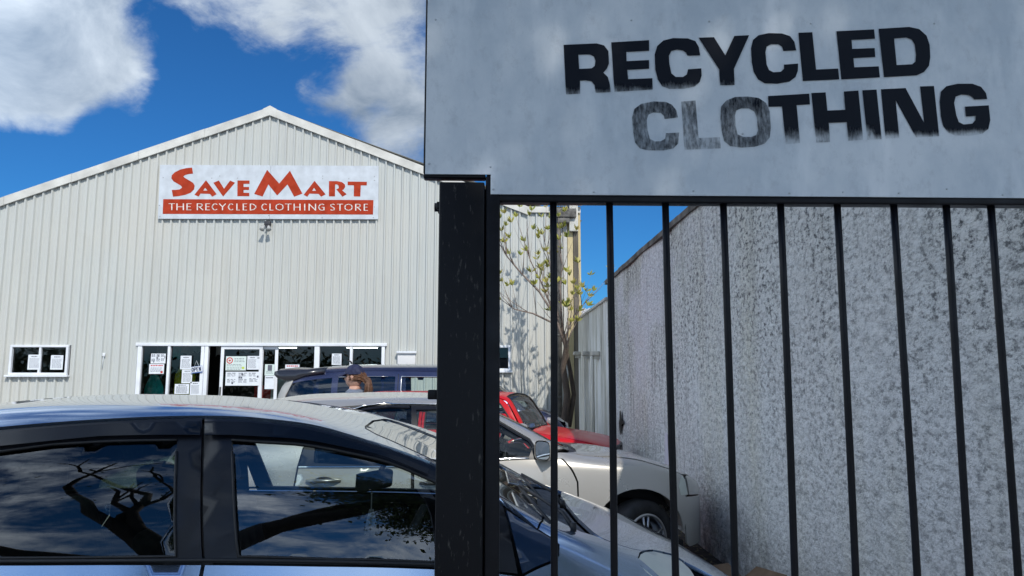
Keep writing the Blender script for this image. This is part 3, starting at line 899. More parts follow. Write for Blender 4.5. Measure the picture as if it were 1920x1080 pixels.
# stroke lettering -------------------------------------------------
GL = {'T': [[(0, 1), (1, 1)], [(.5, 1), (.5, 0)]], 'H': [[(0, 1), (0, 0)], [(1, 1), (1, 0)], [(0, .5), (1, .5)]], 'E': [[(0, 1), (0, 0)], [(0, 1), (1, 1)], [(0, .52), (.85, .52)], [(0, 0), (1, 0)]],
      'R': [[(0, 1), (0, 0)], [(0, 1), (.6, 1), (.85, .88), (.85, .65), (.6, .52), (0, .5)], [(.35, .5), (1, 0)]],
      'C': [[(1, .88), (.7, 1), (.35, .95), (.05, .65), (.05, .35), (.35, .05), (.7, 0), (1, .12)]], 'Y': [[(0, 1), (.5, .5)], [(1, 1), (.5, .5)], [(.5, .5), (.5, 0)]],
      'L': [[(0, 1), (0, 0)], [(0, 0), (1, 0)]], 'D': [[(0, 1), (0, 0)], [(0, 1), (.5, .95), (.95, .7), (1, .4), (.6, .08), (0, 0)]],
      'O': [[(.5, 1), (.12, .85), (0, .5), (.12, .15), (.5, 0), (.88, .15), (1, .5), (.88, .85), (.5, 1)]], 'I': [[(.5, 1), (.5, 0)]],
      'N': [[(0, 0), (0, 1)], [(0, 1), (1, 0)], [(1, 0), (1, 1)]], 'G': [[(1, .88), (.7, 1), (.35, .95), (.05, .65), (.05, .35), (.35, .05), (.7, 0), (1, .1)], [(1, .05), (1, .48)], [(.6, .48), (1, .48)]],
      'S': [[(1, .9), (.6, 1), (.1, .9), (.08, .68), (.5, .52), (.95, .35), (.9, .1), (.5, 0), (0, .1)]], 'P': [[(0, 0), (0, 1)], [(0, 1), (.7, 1), (1, .85), (1, .62), (.7, .48), (0, .48)]]}
def stroke(mb, pts, wv, wh_, y):
    """flat ribbon with width depending on direction (calligraphic)"""
    for (a, b_) in zip(pts[:-1], pts[1:]):
        d = Vector((b_[0] - a[0], b_[1] - a[1])); l = d.length
        if l < 1e-6: continue
        d /= l; vert = abs(d.y); wd = (wh_ + (wv - wh_) * vert) / 2; nn = Vector((-d.y, d.x)) * wd; e = d * wd * .5
        A_, B_ = Vector(a) - e, Vector(b_) + e
        mb.add([(A_.x + nn.x, y, A_.y + nn.y), (B_.x + nn.x, y, B_.y + nn.y), (B_.x - nn.x, y, B_.y - nn.y), (A_.x - nn.x, y, A_.y - nn.y)], [(0, 1, 2, 3)])

# open sign
Yo = YF - .09
so = empty('open_sign', tuple(at(369, 693, Yo)), label='small tilted blue and white hanging sign reading OPEN', cat='sign')
so.rotation_euler = (0, R(-7), 0)
w_ = at(379.5, 690, Yo).x - at(358.5, 690, Yo).x; h_ = .15
MB().box((-w_ / 2, -.004, -h_ / 2), (w_ / 2, .004, h_ / 2), .003).build('board', pbr('sign_blue', (.08, .16, .42), .5), so)
MB().box((-w_ / 2 + .005, -.008, -h_ / 2 + .022), (w_ / 2 - .005, -.005, h_ / 2 - .006)).build('face', PAPER, so)
b = MB()
for i, ch in enumerate('OPEN'):
    x0 = -w_ / 2 + .022 + i * (w_ - .035) / 4; lw = (w_ - .035) / 4 * .62
    for st in GL[ch]: stroke(b, [(x0 + p[0] * lw, -.035 + p[1] * .085) for p in st], .017, .014, -.010 - .0004 * i)
b.build('lettering', pbr('ink_navy', (.02, .04, .12), .6), so)
MB().tube([(-.05, 0, h_ / 2), (0, .02, h_ / 2 + .13), (.05, 0, h_ / 2)], .004, 6).build('cord', PAPER, so)

# ------------------------------------------------------------------ main shop sign
YS = YF - .085
ss = empty('shop_sign', tuple(at(503, 412, YS)), label='wide white board with red Save Mart lettering under the gable', cat='sign')
signw = pbr('sign_white', (.56, .60, .64), .5, var=(5, .14))
redp = pbr('sign_red', (.40, .045, .018), .85, var=(6, .22), spec=.15)
c4 = [at(300, 309, YS), at(710, 311, YS), at(709, 411, YS), at(296, 410, YS)]
b = MB()
mid0, mid1 = c4[0].lerp(c4[1], .505), c4[3].lerp(c4[2], .505)
for q in ((c4[0], mid0 - Vector((.004, 0, 0)), mid1 - Vector((.004, 0, 0)), c4[3]), (mid0 + Vector((.002, 0, 0)), c4[1], c4[2], mid1 + Vector((.002, 0, 0)))):
    vs = list(q) + [p + Vector((0, .045, 0)) for p in q]
    b.add(vs, [(0, 1, 2, 3), (7, 6, 5, 4), (0, 4, 5, 1), (1, 5, 6, 2), (2, 6, 7, 3), (3, 7, 4, 0)])
local(b, ss).build('board', signw, ss)
SA = lambda x, y: (290 + x / 8.727, 300 + y / 8.727)
def poly3(polys, conv, Y, step=9, off=0):
    b = MB()
    for outer, holes in polys:
        o_ = [conv(*p) for p in outer]; hs = [[conv(*p) for p in h] for h in holes]
        V_, T_ = region(o_, hs, step)
        b.add([at(p[0], p[1], Y) for p in V_], T_)
    return b
BX = 210 * 8.727
def B_(pts): return [(x + BX, y) for x, y in pts]
S_ = [(612, 122), (628, 222), (560, 230), (500, 245), (470, 268), (490, 290), (560, 330), (630, 375), (655, 420), (645, 480), (590, 535), (500, 570), (400, 590), (300, 600), (280, 490), (350, 488), (410, 480), (450, 450), (430, 420), (380, 390), (310, 350), (272, 300), (280, 250), (330, 200), (420, 155), (520, 132)]
LET = [(S_, []), ([(840, 330), (1015, 560), (940, 600), (905, 555), (750, 550), (720, 598), (650, 568)], [[(825, 455), (865, 500), (795, 500)]]),
       ([(960, 372), (1050, 335), (1135, 470), (1235, 335), (1315, 372), (1120, 598)], []),
       ([(1355, 335), (1552, 335), (1552, 390), (1455, 390), (1455, 440), (1545, 440), (1545, 490), (1455, 490), (1455, 535), (1548, 538), (1548, 592), (1352, 592)], []),
       ([(1840, 160), (2038, 385), (2213, 175), (2418, 550), (2283, 600), (2173, 400), (2005, 580), (1860, 400), (1765, 598), (1628, 555)], []),
       (B_([(783, 340), (965, 562), (890, 600), (850, 555), (700, 550), (665, 600), (605, 570)]), [B_([(775, 455), (808, 503), (745, 503)])]),
       (B_([(1020, 345), (1150, 345), (1230, 360), (1280, 400), (1285, 440), (1260, 480), (1235, 495), (1310, 560), (1240, 600), (1140, 480), (1180, 460), (1175, 420), (1150, 398), (1120, 400), (1118, 595), (1018, 595)]), []),
       (B_([(1325, 352), (1640, 357), (1638, 415), (1540, 415), (1532, 598), (1425, 595), (1428, 415), (1325, 412)]), [])]
local(poly3(LET, SA, YS - .003), ss).build('lettering', redp, ss)
local(poly3([([(140, 640), (BX + 1748, 655), (BX + 1740, 893), (130, 882)], [])], SA, YS - .003, 40), ss).build('banner', redp, ss)
b = MB()
sp_ = [('T', 230, 330), ('H', 365, 470), ('E', 530, 600), ('R', 698, 790), ('E', 838, 905), ('C', 940, 1020), ('Y', 1060, 1160), ('C', 1205, 1280), ('L', 1345, 1395), ('E', 1450, 1510), ('D', 1566, 1655), ('C', 1750, 1830), ('L', BX + 55, BX + 110), ('O', BX + 150, BX + 270), ('T', BX + 300, BX + 410), ('H', BX + 450, BX + 545), ('I', BX + 612, BX + 632), ('N', BX + 695, BX + 800), ('G', BX + 850, BX + 938), ('S', BX + 1045, BX + 1110), ('T', BX + 1150, BX + 1250), ('O', BX + 1278, BX + 1400), ('R', BX + 1457, BX + 1540), ('E', BX + 1598, BX + 1655)]
for i, (ch, x0, x1) in enumerate(sp_):
    dy = 10 * x0 / 3500
    for j, st in enumerate(GL[ch]):
        pp = []
        for p in st:
            q = at(*SA(x0 + p[0] * (x1 - x0), 815 + dy - p[1] * 102), YS - .006); pp.append((q.x, q.z))
        stroke(b, pp, .026, .011, YS - .006 - .0006 * j)
local(b, ss).build('tagline', pbr('sign_cream', (.78, .72, .66), .5, var=(30, .3)), ss)
b = MB()
for (px, py) in ((306, 333), (397, 334), (412, 330), (445, 334), (605, 330), (605, 335), (654, 335), (702, 331), (702, 338), (299, 385), (702, 388), (504, 404), (604, 408), (700, 408), (300, 406)):
    q = at(px, py, YS - .003); b.lathe([(-.004, .001), (-.004, .009), (0, .010)], 'Y', q, 8)
local(b, ss).build('screws', pbr('screw', (.25, .25, .25), .5), ss)

# twin floodlight below the sign
Yl = YF - .16
q = at(500, 424, Yl)
fl_ = empty('floodlight', tuple(q), label='small twin floodlight mounted just below the white shop sign', cat='lamp')
MB().box((-.07, .02, .03), (.07, .12, .13), .012).tube([(0, .06, .03), (0, -.02, -.02)], .02, 8).build('bracket', pbr('dark_metal', (.04, .04, .045), .5), fl_)
for s_ in (-1, 1):
    a = Vector((s_ * .05, -.02, .0)); d = Vector((s_ * .25, -.6, -.75)).normalized()
    MB().tube([a, a + d * .04, a + d * .08, a + d * .13], [.024, .032, .045, .055], 16).build('lamp_head', pbr('lamp_grey', (.38, .39, .38), .5), fl_)
# white meter box on the facade, with hood
q0, q1 = at(746, 663, YF - .05), at(779, 690, YF - .05)
mb_ = empty('meter_box', tuple((q0 + q1) / 2), label='small white wall box with projecting hood right of the shopfront', cat='box')
local(MB().box((q0.x, YF - .10, q1.z), (q1.x, YF - .036, q0.z), .006), mb_).build('box', pbr('white_box', (.72, .72, .72), .5), mb_)
local(MB().box((q0.x - .02, YF - .15, q0.z), (q1.x + .02, YF - .036, q0.z + .05), .006), mb_).build('hood', ALU, mb_)
q = at(195, 665, YF - .04)
tag(MB().box((q.x - .03, YF - .06, q.z - .04), (q.x + .03, YF - .036, q.z + .04), .01).tube([(q.x, YF - .05, q.z - .04), (q.x - .02, YF - .05, q.z - .3)], .006, 6).build('wall_fitting', ALU), 'tiny white socket with dangling wire right of the small window', 'fitting')

# ------------------------------------------------------------------ bare shrubby tree at the warehouse corner
YT = 15.2
def bark(name, c): return noise_mix_mat(name, [tuple(k * .5 for k in c), c, tuple(k * 1.5 for k in c)], 8, (1, 1, .25), .9, (25, .8, .02), (.3, .5, .7))
ct = empty('small_tree', tuple(at(1052, 760, YT).xy) + (0,), label='bare-branched small tree with few yellow-green leaves at warehouse corner', cat='tree')
BARK1 = bark('tree_bark_light', (.24, .19, .16))
tw = MB(); ends = []
rr = random.Random(3)
def P3(px, py, dy=0): return at(px, py, YT + dy)
base = P3(1058, 760); base.z = 0
tr_ = MB().tube([base, P3(1058, 800, .05), P3(1064, 740), P3(1056, 690, -.05), P3(1062, 650), P3(1052, 615)], [.10, .085, .07, .06, .055, .05], 12)
tr_.tube([P3(1066, 800), P3(1076, 740, .1), P3(1070, 700, .12), P3(1062, 660)], [.06, .05, .045, .04], 10)
local(tr_, ct).build('trunk', bark('tree_bark_brown', (.075, .055, .042)), ct)
def limb(pts, r0, dy=.0, lv=0):
    n = len(pts); ps = []
    for i, p in enumerate(pts):
        if isinstance(p, Vector): ps.append(p)
        else: ps.append(P3(p[0], p[1], dy * i / n + rr.uniform(-.03, .03)))
    tw.tube(ps, [r0 * (1 - .75 * i / (n - 1)) for i in range(n)], 6)
    ends.append((ps[-1], (ps[-1] - ps[-2]).normalized()))
    for i in range(1, n):
        if lv < 2:
            for _ in range(2 if lv == 0 else 1):
                t = rr.random(); p = ps[i - 1].lerp(ps[i], t); d = (ps[i] - ps[i - 1]).normalized()
                q = d + Vector((rr.uniform(-.8, .8), rr.uniform(-.8, .8), rr.uniform(0, .9))); q.normalize()
                L_ = rr.uniform(.4, .9) * (1 if lv == 0 else .6)
                limb([p, p + q * L_ * .5 + Vector((0, 0, .02)), p + q * L_ + Vector((0, 0, .10))], r0 * .4, 0, lv + 1)
limb([(1056, 640), (1040, 592), (1010, 545), (975, 510), (950, 480), (946, 455)], .03, -.5)
limb([(1050, 620), (1032, 570), (1015, 530), (995, 490), (988, 462)], .028, .2)
limb([(1050, 612), (1000, 588), (965, 580), (940, 562)], .024, -.3)
limb([(1048, 612), (1038, 540), (1030, 490), (1018, 440)], .026, .4)
limb([(1054, 615), (1050, 540), (1054, 500), (1048, 450)], .024, -.2)
limb([(1058, 640), (1072, 600), (1088, 580), (1104, 556)], .024, .2)
limb([(1060, 660), (1070, 625), (1082, 603)], .02, -.3)
local(tw, ct).build('branches', BARK1, ct)
lf = MB()
for (p, d) in ends:
    if rr.random() < .35: continue
    for k in range(rr.randint(8, 12)):
        q = (d + Vector((rr.uniform(-1, 1), rr.uniform(-1, 1), rr.uniform(-.5, .9)))).normalized(); L_ = rr.uniform(.09, .17)
        s_ = q.cross(Vector((rr.uniform(-1, 1), rr.uniform(-1, 1), .3))).normalized() * L_ * .15
        lf.add([p, p + q * L_ * .5 + s_, p + q * L_, p + q * L_ * .5 - s_], [(0, 1, 2, 3)])
leafm = noise_mix_mat('young_leaf', [(.16, .20, .03), (.34, .34, .06), (.45, .36, .12)], 5, (1, 1, 1), .6, None, (.3, .5, .7), 2)
local(lf, ct).build('leaves', leafm, ct)

# ------------------------------------------------------------------ big tree on the street side (seen in the car windows, shades the gate)
bt = empty('street_tree', (-3.4, -3.6, 0), label='large spreading street tree whose dark limbs reflect in the blue car windows', cat='tree')
BARK2 = bark('tree_bark_dark', (.035, .03, .026))
tb = MB()
rr = random.Random(11)
tb.tube([(-3.4, -3.6, 0), (-3.45, -3.6, .8), (-3.3, -3.65, 1.8), (-3.1, -3.6, 2.7)], [.42, .32, .28, .27], 14)
tb.build('trunk', BARK2, None); tr = bpy.context.scene.objects[-1] if False else COL.objects['trunk.001'] if 'trunk.001' in COL.objects else None
for o in list(COL.objects):
    if o.name.startswith('trunk') and o.parent is None: o.parent = bt; o.location = -bt.location
limbs = MB(); tips = []
def blimb(p, d, L_, r0, lv):
    n = 5; ps = [Vector(p)]; d = Vector(d).normalized()
    for i in range(n):
        d = (d + Vector((rr.uniform(-.28, .28), rr.uniform(-.28, .28), rr.uniform(-.12, .24)))).normalized()
        ps.append(ps[-1] + d * L_ / n)
    limbs.tube(ps, [r0 * (1 - .6 * i / n) for i in range(n + 1)], 8 if lv < 2 else 5)
    tips.append(ps[-1])
    if lv < 3:
        for k in range((3, 2, 2)[lv]):
            i = rr.randint(2, n); q = (d + Vector((rr.uniform(-.9, .9), rr.uniform(-.9, .9), rr.uniform(-.2, .7)))).normalized()
            blimb(ps[i], q, L_ * .55, r0 * .5, lv + 1)
for (d, L_, r0) in (((-.8, -.3, .9), 5.2, .17), ((-.5, .0, 1.2), 4.6, .15), ((-1.3, .1, .5), 5.0, .15), ((-.2, -.9, .8), 4.5, .15)):
    blimb((-3.1, -3.6, 2.6), d, L_, r0, 1)
limbs.tube([(-3.1, -3.6, 2.6), (-2.2, -3.6, 4.0), (-.8, -3.5, 5.2), (.9, -3.6, 6.0), (2.4, -3.7, 6.5)], [.24, .2, .17, .13, .08], 10)
limbs.tube([(-2.2, -3.6, 4.0), (-1.4, -4.2, 5.6), (.2, -4.4, 6.9), (1.4, -4.3, 7.7)], [.15, .13, .1, .05], 8)
limbs.tube([(-.8, -3.5, 5.2), (.6, -2.8, 5.4), (2.0, -2.4, 5.5), (3.4, -2.5, 5.6)], [.12, .1, .07, .04], 8)
o = limbs.build('limbs', BARK2, bt); o.location = -bt.location
lv_ = MB()
CC = Vector((2.0, -3.6, 6.2)); CR = Vector((3.9, 1.6, 2.45))
clumps = []
while len(clumps) < 420:
    q = Vector((rr.uniform(-1, 1), rr.uniform(-1, 1), rr.uniform(-1, 1)))
    if q.length < 1: clumps.append(CC + Vector((q.x * CR.x, q.y * CR.y, q.z * CR.z)))
for c_ in clumps:
    for k in range(110):
        g_ = Vector((rr.gauss(0, .30), rr.gauss(0, .30), rr.gauss(0, .24))); p = c_ + g_
        if p.z > 8.75: continue
        q = Vector((rr.uniform(-1, 1), rr.uniform(-1, 1), rr.uniform(-1, .6))).normalized(); L_ = rr.uniform(.09, .15)
        s_ = q.cross(Vector((rr.uniform(-1, 1), rr.uniform(-1, 1), rr.uniform(-1, 1)))).normalized() * L_ * .28
        lv_.add([p, p + q * L_ * .5 + s_, p + q * L_, p + q * L_ * .5 - s_], [(0, 1, 2, 3)])
for p0_ in tips:
    for k in range(7 if p0_.x < -1.5 else 20):
        p = p0_ + Vector((rr.gauss(0, .35), rr.gauss(0, .35), rr.gauss(0, .25)))
        q = Vector((rr.uniform(-1, 1), rr.uniform(-1, 1), rr.uniform(-1, .6))).normalized(); L_ = rr.uniform(.08, .13)
        s_ = q.cross(Vector((rr.uniform(-1, 1), rr.uniform(-1, 1), rr.uniform(-1, 1)))).normalized() * L_ * .25
        lv_.add([p, p + q * L_ * .5 + s_, p + q * L_, p + q * L_ * .5 - s_], [(0, 1, 2, 3)])
me = bpy.data.meshes.new('leaves'); me.from_pydata([tuple(p) for p in lv_.v], [], lv_.f)
me.materials.append(noise_mix_mat('tree_leaf', [(.03, .05, .015), (.05, .09, .02), (.09, .13, .03)], 3, (1, 1, 1), .55, None, (.3, .5, .7), 2))
o = bpy.data.objects.new('leaves', me); COL.objects.link(o); o.parent = bt; o.location = -bt.location

lt = MB(); r8 = random.Random(4)
for k in range(900):
    p = Vector((r8.uniform(1.3, 1.97), r8.uniform(3.8, 9.5), .012 + r8.uniform(0, .03))); a = r8.uniform(0, 6.28); q = Vector((cos(a), sin(a), r8.uniform(-.3, .5))) * r8.uniform(.015, .045); w2 = Vector((-sin(a), cos(a), .2)) * .012
    lt.add([p - w2, p + q, p + w2], [(0, 1, 2)])
tag(lt.build('leaf_litter', MATS['dry_leaf']), 'fallen leaves and debris on dark soil along the rendered wall base', 'leaves', kind='stuff')
tl = MB(); r9 = random.Random(21)
for k in range(420):
    cx_, cy_ = r9.uniform(-45, 45), -26 + r9.uniform(-3, 3); hh = 3.2 + 2.2 * noise.noise(Vector((cx_ * .16, 0, 4))); cz_ = r9.uniform(.2, hh)
    for j in range(30):
        p = Vector((cx_ + r9.gauss(0, .8), cy_ + r9.gauss(0, .8), abs(cz_ + r9.gauss(0, .45)))); q = Vector((r9.uniform(-1, 1), r9.uniform(-1, 1), r9.uniform(-1, 1))).normalized() * .3
        w2 = q.cross(Vector((r9.uniform(-1, 1), r9.uniform(-1, 1), 1))).normalized() * .14
        tl.add([p - q, p + w2, p + q, p - w2], [(0, 1, 2, 3)])
me = bpy.data.meshes.new('tree_line'); me.from_pydata([tuple(p) for p in tl.v], [], tl.f); me.materials.append(MATS['tree_leaf'])
o = bpy.data.objects.new('tree_line', me); COL.objects.link(o)
tag(o, 'dark leafy tree line across the street reflected in the shop glass', 'trees', kind='stuff')

# ================================================================== GATE
YG = 1.60
BLK = pbr('black_gate_paint', (.0045, .005, .008), .38, var=(16, .45), bump=(70, .3, .002), spec=.22)
def post_material():
    m, nt, N, Lk, b = nodes_of('chipped_black_paint')
    tc = N.new('ShaderNodeTexCoord'); mp = N.new('ShaderNodeMapping'); mp.inputs['Scale'].default_value = (1, 1, .22)
    Lk.new(tc.outputs['Object'], mp.inputs[0])
    n1 = N.new('ShaderNodeTexNoise'); n1.inputs['Scale'].default_value = 110; n1.inputs['Detail'].default_value = 6; n1.inputs['Roughness'].default_value = .7
    Lk.new(mp.outputs[0], n1.inputs[0])
    n2 = N.new('ShaderNodeTexNoise'); n2.inputs['Scale'].default_value = 9; Lk.new(mp.outputs[0], n2.inputs[0])
    ad = N.new('ShaderNodeMath'); ad.operation = 'MULTIPLY_ADD'; ad.inputs[1].default_value = .35; Lk.new(n2.outputs[0], ad.inputs[0]); Lk.new(n1.outputs[0], ad.inputs[2])
    mr = N.new('ShaderNodeMapRange'); mr.inputs[1].default_value = .79; mr.inputs[2].default_value = .93; Lk.new(ad.outputs[0], mr.inputs[0])
    mx = N.new('ShaderNodeMix'); mx.data_type = 'RGBA'; mx.inputs[6].default_value = (.0035, .004, .006, 1); mx.inputs[7].default_value = (.10, .095, .085, 1)
    Lk.new(mr.outputs[0], mx.inputs[0]); Lk.new(mx.outputs[2], b.inputs['Base Color']); b.inputs['Roughness'].default_value = .42; b.inputs['Specular IOR Level'].default_value = .2
    bp = N.new('ShaderNodeBump'); bp.inputs['Strength'].default_value = .3; bp.inputs['Distance'].default_value = .003
    Lk.new(n1.outputs[0], bp.inputs['Height']); Lk.new(bp.outputs[0], b.inputs['Normal'])
    return m
POST = post_material()
def gx(px, py, Y=YG): return at(px, py, Y).x
def gz(px, py, Y=YG): return at(px, py, Y).z
# gate post (fixed)
pf = empty('gate_post', (gx(862, 700), YG, 0), label='thick square black steel post left of the barred gate', cat='post')
xl, xr2 = at(819, 700, YG - .01).x, at(907, 700, YG - .01).x
b = MB().box((xl, YG - .01, -.05), (xr2, YG + .09, gz(862, 343)), .004)
local(b, pf).build('shaft', POST, pf)
local(MB().box((xr2 - .03, YG + .045, .0), (xr2 + .026, YG + .075, gz(862, 345))), pf).build('gate_stop', POST, pf)
local(MB().box((xl - .006, YG + .0, gz(862, 392)), (xl + .002, YG + .05, gz(862, 378)), .002).tube([(xl - .012, YG + .02, gz(862, 385)), (xl + .002, YG + .02, gz(862, 385))], .010, 12), pf).build('bolt', BLK, pf)
local(MB().box((xl - .020, YG + .0, gz(862, 749)), (xl + .002, YG + .05, gz(862, 731)), .003), pf).build('latch_keeper', BLK, pf)
# gate leaf
gate = empty('barred_gate', (gx(925, 700), YG, 0), label='black vertical barred steel gate carrying the large clothing sign', cat='gate')
GXR = XW - .06
zt0, zt1 = gz(1200, 366), gz(1200, 380)
sx0, sx1 = gx(909, 700), gx(937, 700)
local(MB().box((sx0, YG - .004, .06), (sx1, YG + .034, gz(925, 330)), .004), gate).build('stile', BLK, gate)
local(MB().box((GXR - .04, YG - .004, .06), (GXR, YG + .034, zt1 - .0), .004), gate).build('stile', BLK, gate)
local(MB().box((sx1 - .001, YG - .003, zt1), (GXR + .0, YG + .033, zt0), .003), gate).build('top_rail', BLK, gate)
local(MB().box((sx1 - .001, YG - .003, .1), (GXR - .04, YG + .033, .14), .003), gate).build('bottom_rail', BLK, gate)
# frame around the sign (goes over the post and up)
b = MB()
zb1 = gz(855, 334); zb0 = gz(855, 328)
b.box((gx(794, 300), YG - .002, zb1), (sx0, YG + .026, zb0 + .002), .003)
b.box((gx(794, 300), YG - .002, zb0 + .002), (gx(794, 300) + .024, YG + .026, 2.62), .003)
b.box((gx(794, 300) + .024, YG - .002, 2.596), (GXR, YG + .026, 2.62), .003)
b.box((GXR - .024, YG - .002, zt0), (GXR, YG + .026, 2.594), .003)
b.box((sx0 + .002, YG - .0, gz(925, 330)), (sx1, YG + .026, 2.594), .003)
local(b, gate).build('sign_frame', BLK, gate)
bars = [(1037, 1040), (1143, 1152), (1248, 1266), (1356.5, 1378.6), (1463.5, 1490.7), (1570, 1604.7), (1676, 1719.5), (1773, 1818.6), (1858, 1908.6), (1946, 2003)]
for (pa, pb) in bars:
    A_ = at(pa, 380, YG + .014); B2 = at(pb, 1080, YG + .014)
    d = (B2 - A_) / (B2.z - A_.z); bot = A_ + d * (.14 - A_.z)
    top = A_.copy(); top.z = zt1 + .002
    wob = [top.lerp(bot, t) + Vector((.0009 * sin(t * 9 + pa), .0, 0)) for t in [i / 10 for i in range(11)]]
    local(MB().tube(wob, .0078, 14), gate).build('bar', BLK, gate)
# hinges on wall
local(MB().tube([(GXR + .012, YG + .01, 1.6), (GXR + .012, YG + .01, 1.72)], .014, 10).box((GXR, YG + .0, 1.64), (XW + .02, YG + .02, 1.68)), gate).build('hinge', BLK, gate)

# sign sheet
def sheet_material():
    m, nt, N, Lk, b = nodes_of('grey_painted_sheet')
    tc = N.new('ShaderNodeTexCoord')
    def nz(scale, stretch=(1, 1, 1), det=8, ro=.6, rot=0):
        mp = N.new('ShaderNodeMapping'); mp.inputs['Scale'].default_value = stretch; mp.inputs['Rotation'].default_value = (0, rot, 0); Lk.new(tc.outputs['Object'], mp.inputs[0])
        n = N.new('ShaderNodeTexNoise'); n.inputs['Scale'].default_value = scale; n.inputs['Detail'].default_value = det; n.inputs['Roughness'].default_value = ro
        Lk.new(mp.outputs[0], n.inputs[0]); return n.outputs[0]
    def mix(f, a, b_, lo, hi, amt=1.):
        r = N.new('ShaderNodeMapRange'); r.inputs[1].default_value = lo; r.inputs[2].default_value = hi; r.inputs[4].default_value = amt
        Lk.new(f, r.inputs[0])
        q = N.new('ShaderNodeMix'); q.data_type = 'RGBA'; Lk.new(r.outputs[0], q.inputs[0])
        for i, s_ in ((6, a), (7, b_)):
            if isinstance(s_, tuple): q.inputs[i].default_value = (*s_, 1)
            else: Lk.new(s_, q.inputs[i])
        return q.outputs[2]
    c_ = mix(nz(4.0, (1, 1, .8), 8, .65), (.48, .55, .61), (.66, .71, .745), .38, .62)
    c_ = mix(nz(9, (1, 1, .35), 8), c_, (.80, .85, .88), .52, .74, .5)
    c_ = mix(nz(5, (2.2, 1, .5), 4, .5, R(25)), c_, (.85, .88, .9), .58, .72, .6)
    c_ = mix(nz(26, (1.1, 1, .8), 9, .75), c_, (.36, .40, .44), .52, .76, .6)
    c_ = mix(nz(60, (1, 1, .6), 5, .8), c_, (.06, .06, .06), .735, .76, .9)
    Lk.new(c_, b.inputs['Base Color']); b.inputs['Roughness'].default_value = .5; b.inputs['Metallic'].default_value = .0
    bp = N.new('ShaderNodeBump'); bp.inputs['Strength'].default_value = .25; bp.inputs['Distance'].default_value = .004
    Lk.new(nz(7, (1, 1, 1), 3), bp.inputs['Height']); Lk.new(bp.outputs[0], b.inputs['Normal'])
    return m
YSG = YG - .006
cs = empty('clothing_sign', (gx(1350, 200), YSG, gz(1350, 368)), label='large grey painted metal sign reading RECYCLED CLOTHING in worn black letters', cat='sign')
o2 = [(gx(797, 326, YSG), gz(797, 326, YSG)), (gx(920, 326, YSG), gz(797, 326, YSG)), (gx(920, 326, YSG), gz(1200, 366, YSG)), (GXR + .0, gz(1200, 366, YSG)), (GXR, 2.615), (gx(797, 326, YSG), 2.615)]
V_, T_ = region(o2, (), .06)
b = MB(); b.add([(p[0], YSG + .0012 * noise.noise(Vector((p[0] * 5, 0, p[1] * 5))), p[1]) for p in V_], T_, True)
b.add([(p[0], YSG + .0035, p[1]) for p in V_], [t[::-1] for t in T_], True)
n = len(o2)
for i in range(n):
    a, c_ = o2[i], o2[(i + 1) % n]
    b.add([(a[0], YSG, a[1]), (c_[0], YSG, c_[1]), (c_[0], YSG + .0035, c_[1]), (a[0], YSG + .0035, a[1])], [(0, 1, 2, 3)])
local(b, cs).build('sheet', sheet_material(), cs)
Z1 = lambda x, y: (1040 + x / 4.3189, 40 + y / 4.3189)
Z2 = lambda x, y: (1390 + x / 4.3189, 40 + y / 4.3189)
Z3 = lambda x, y: (1550 + x / 4.3189, 40 + y / 4.3189)
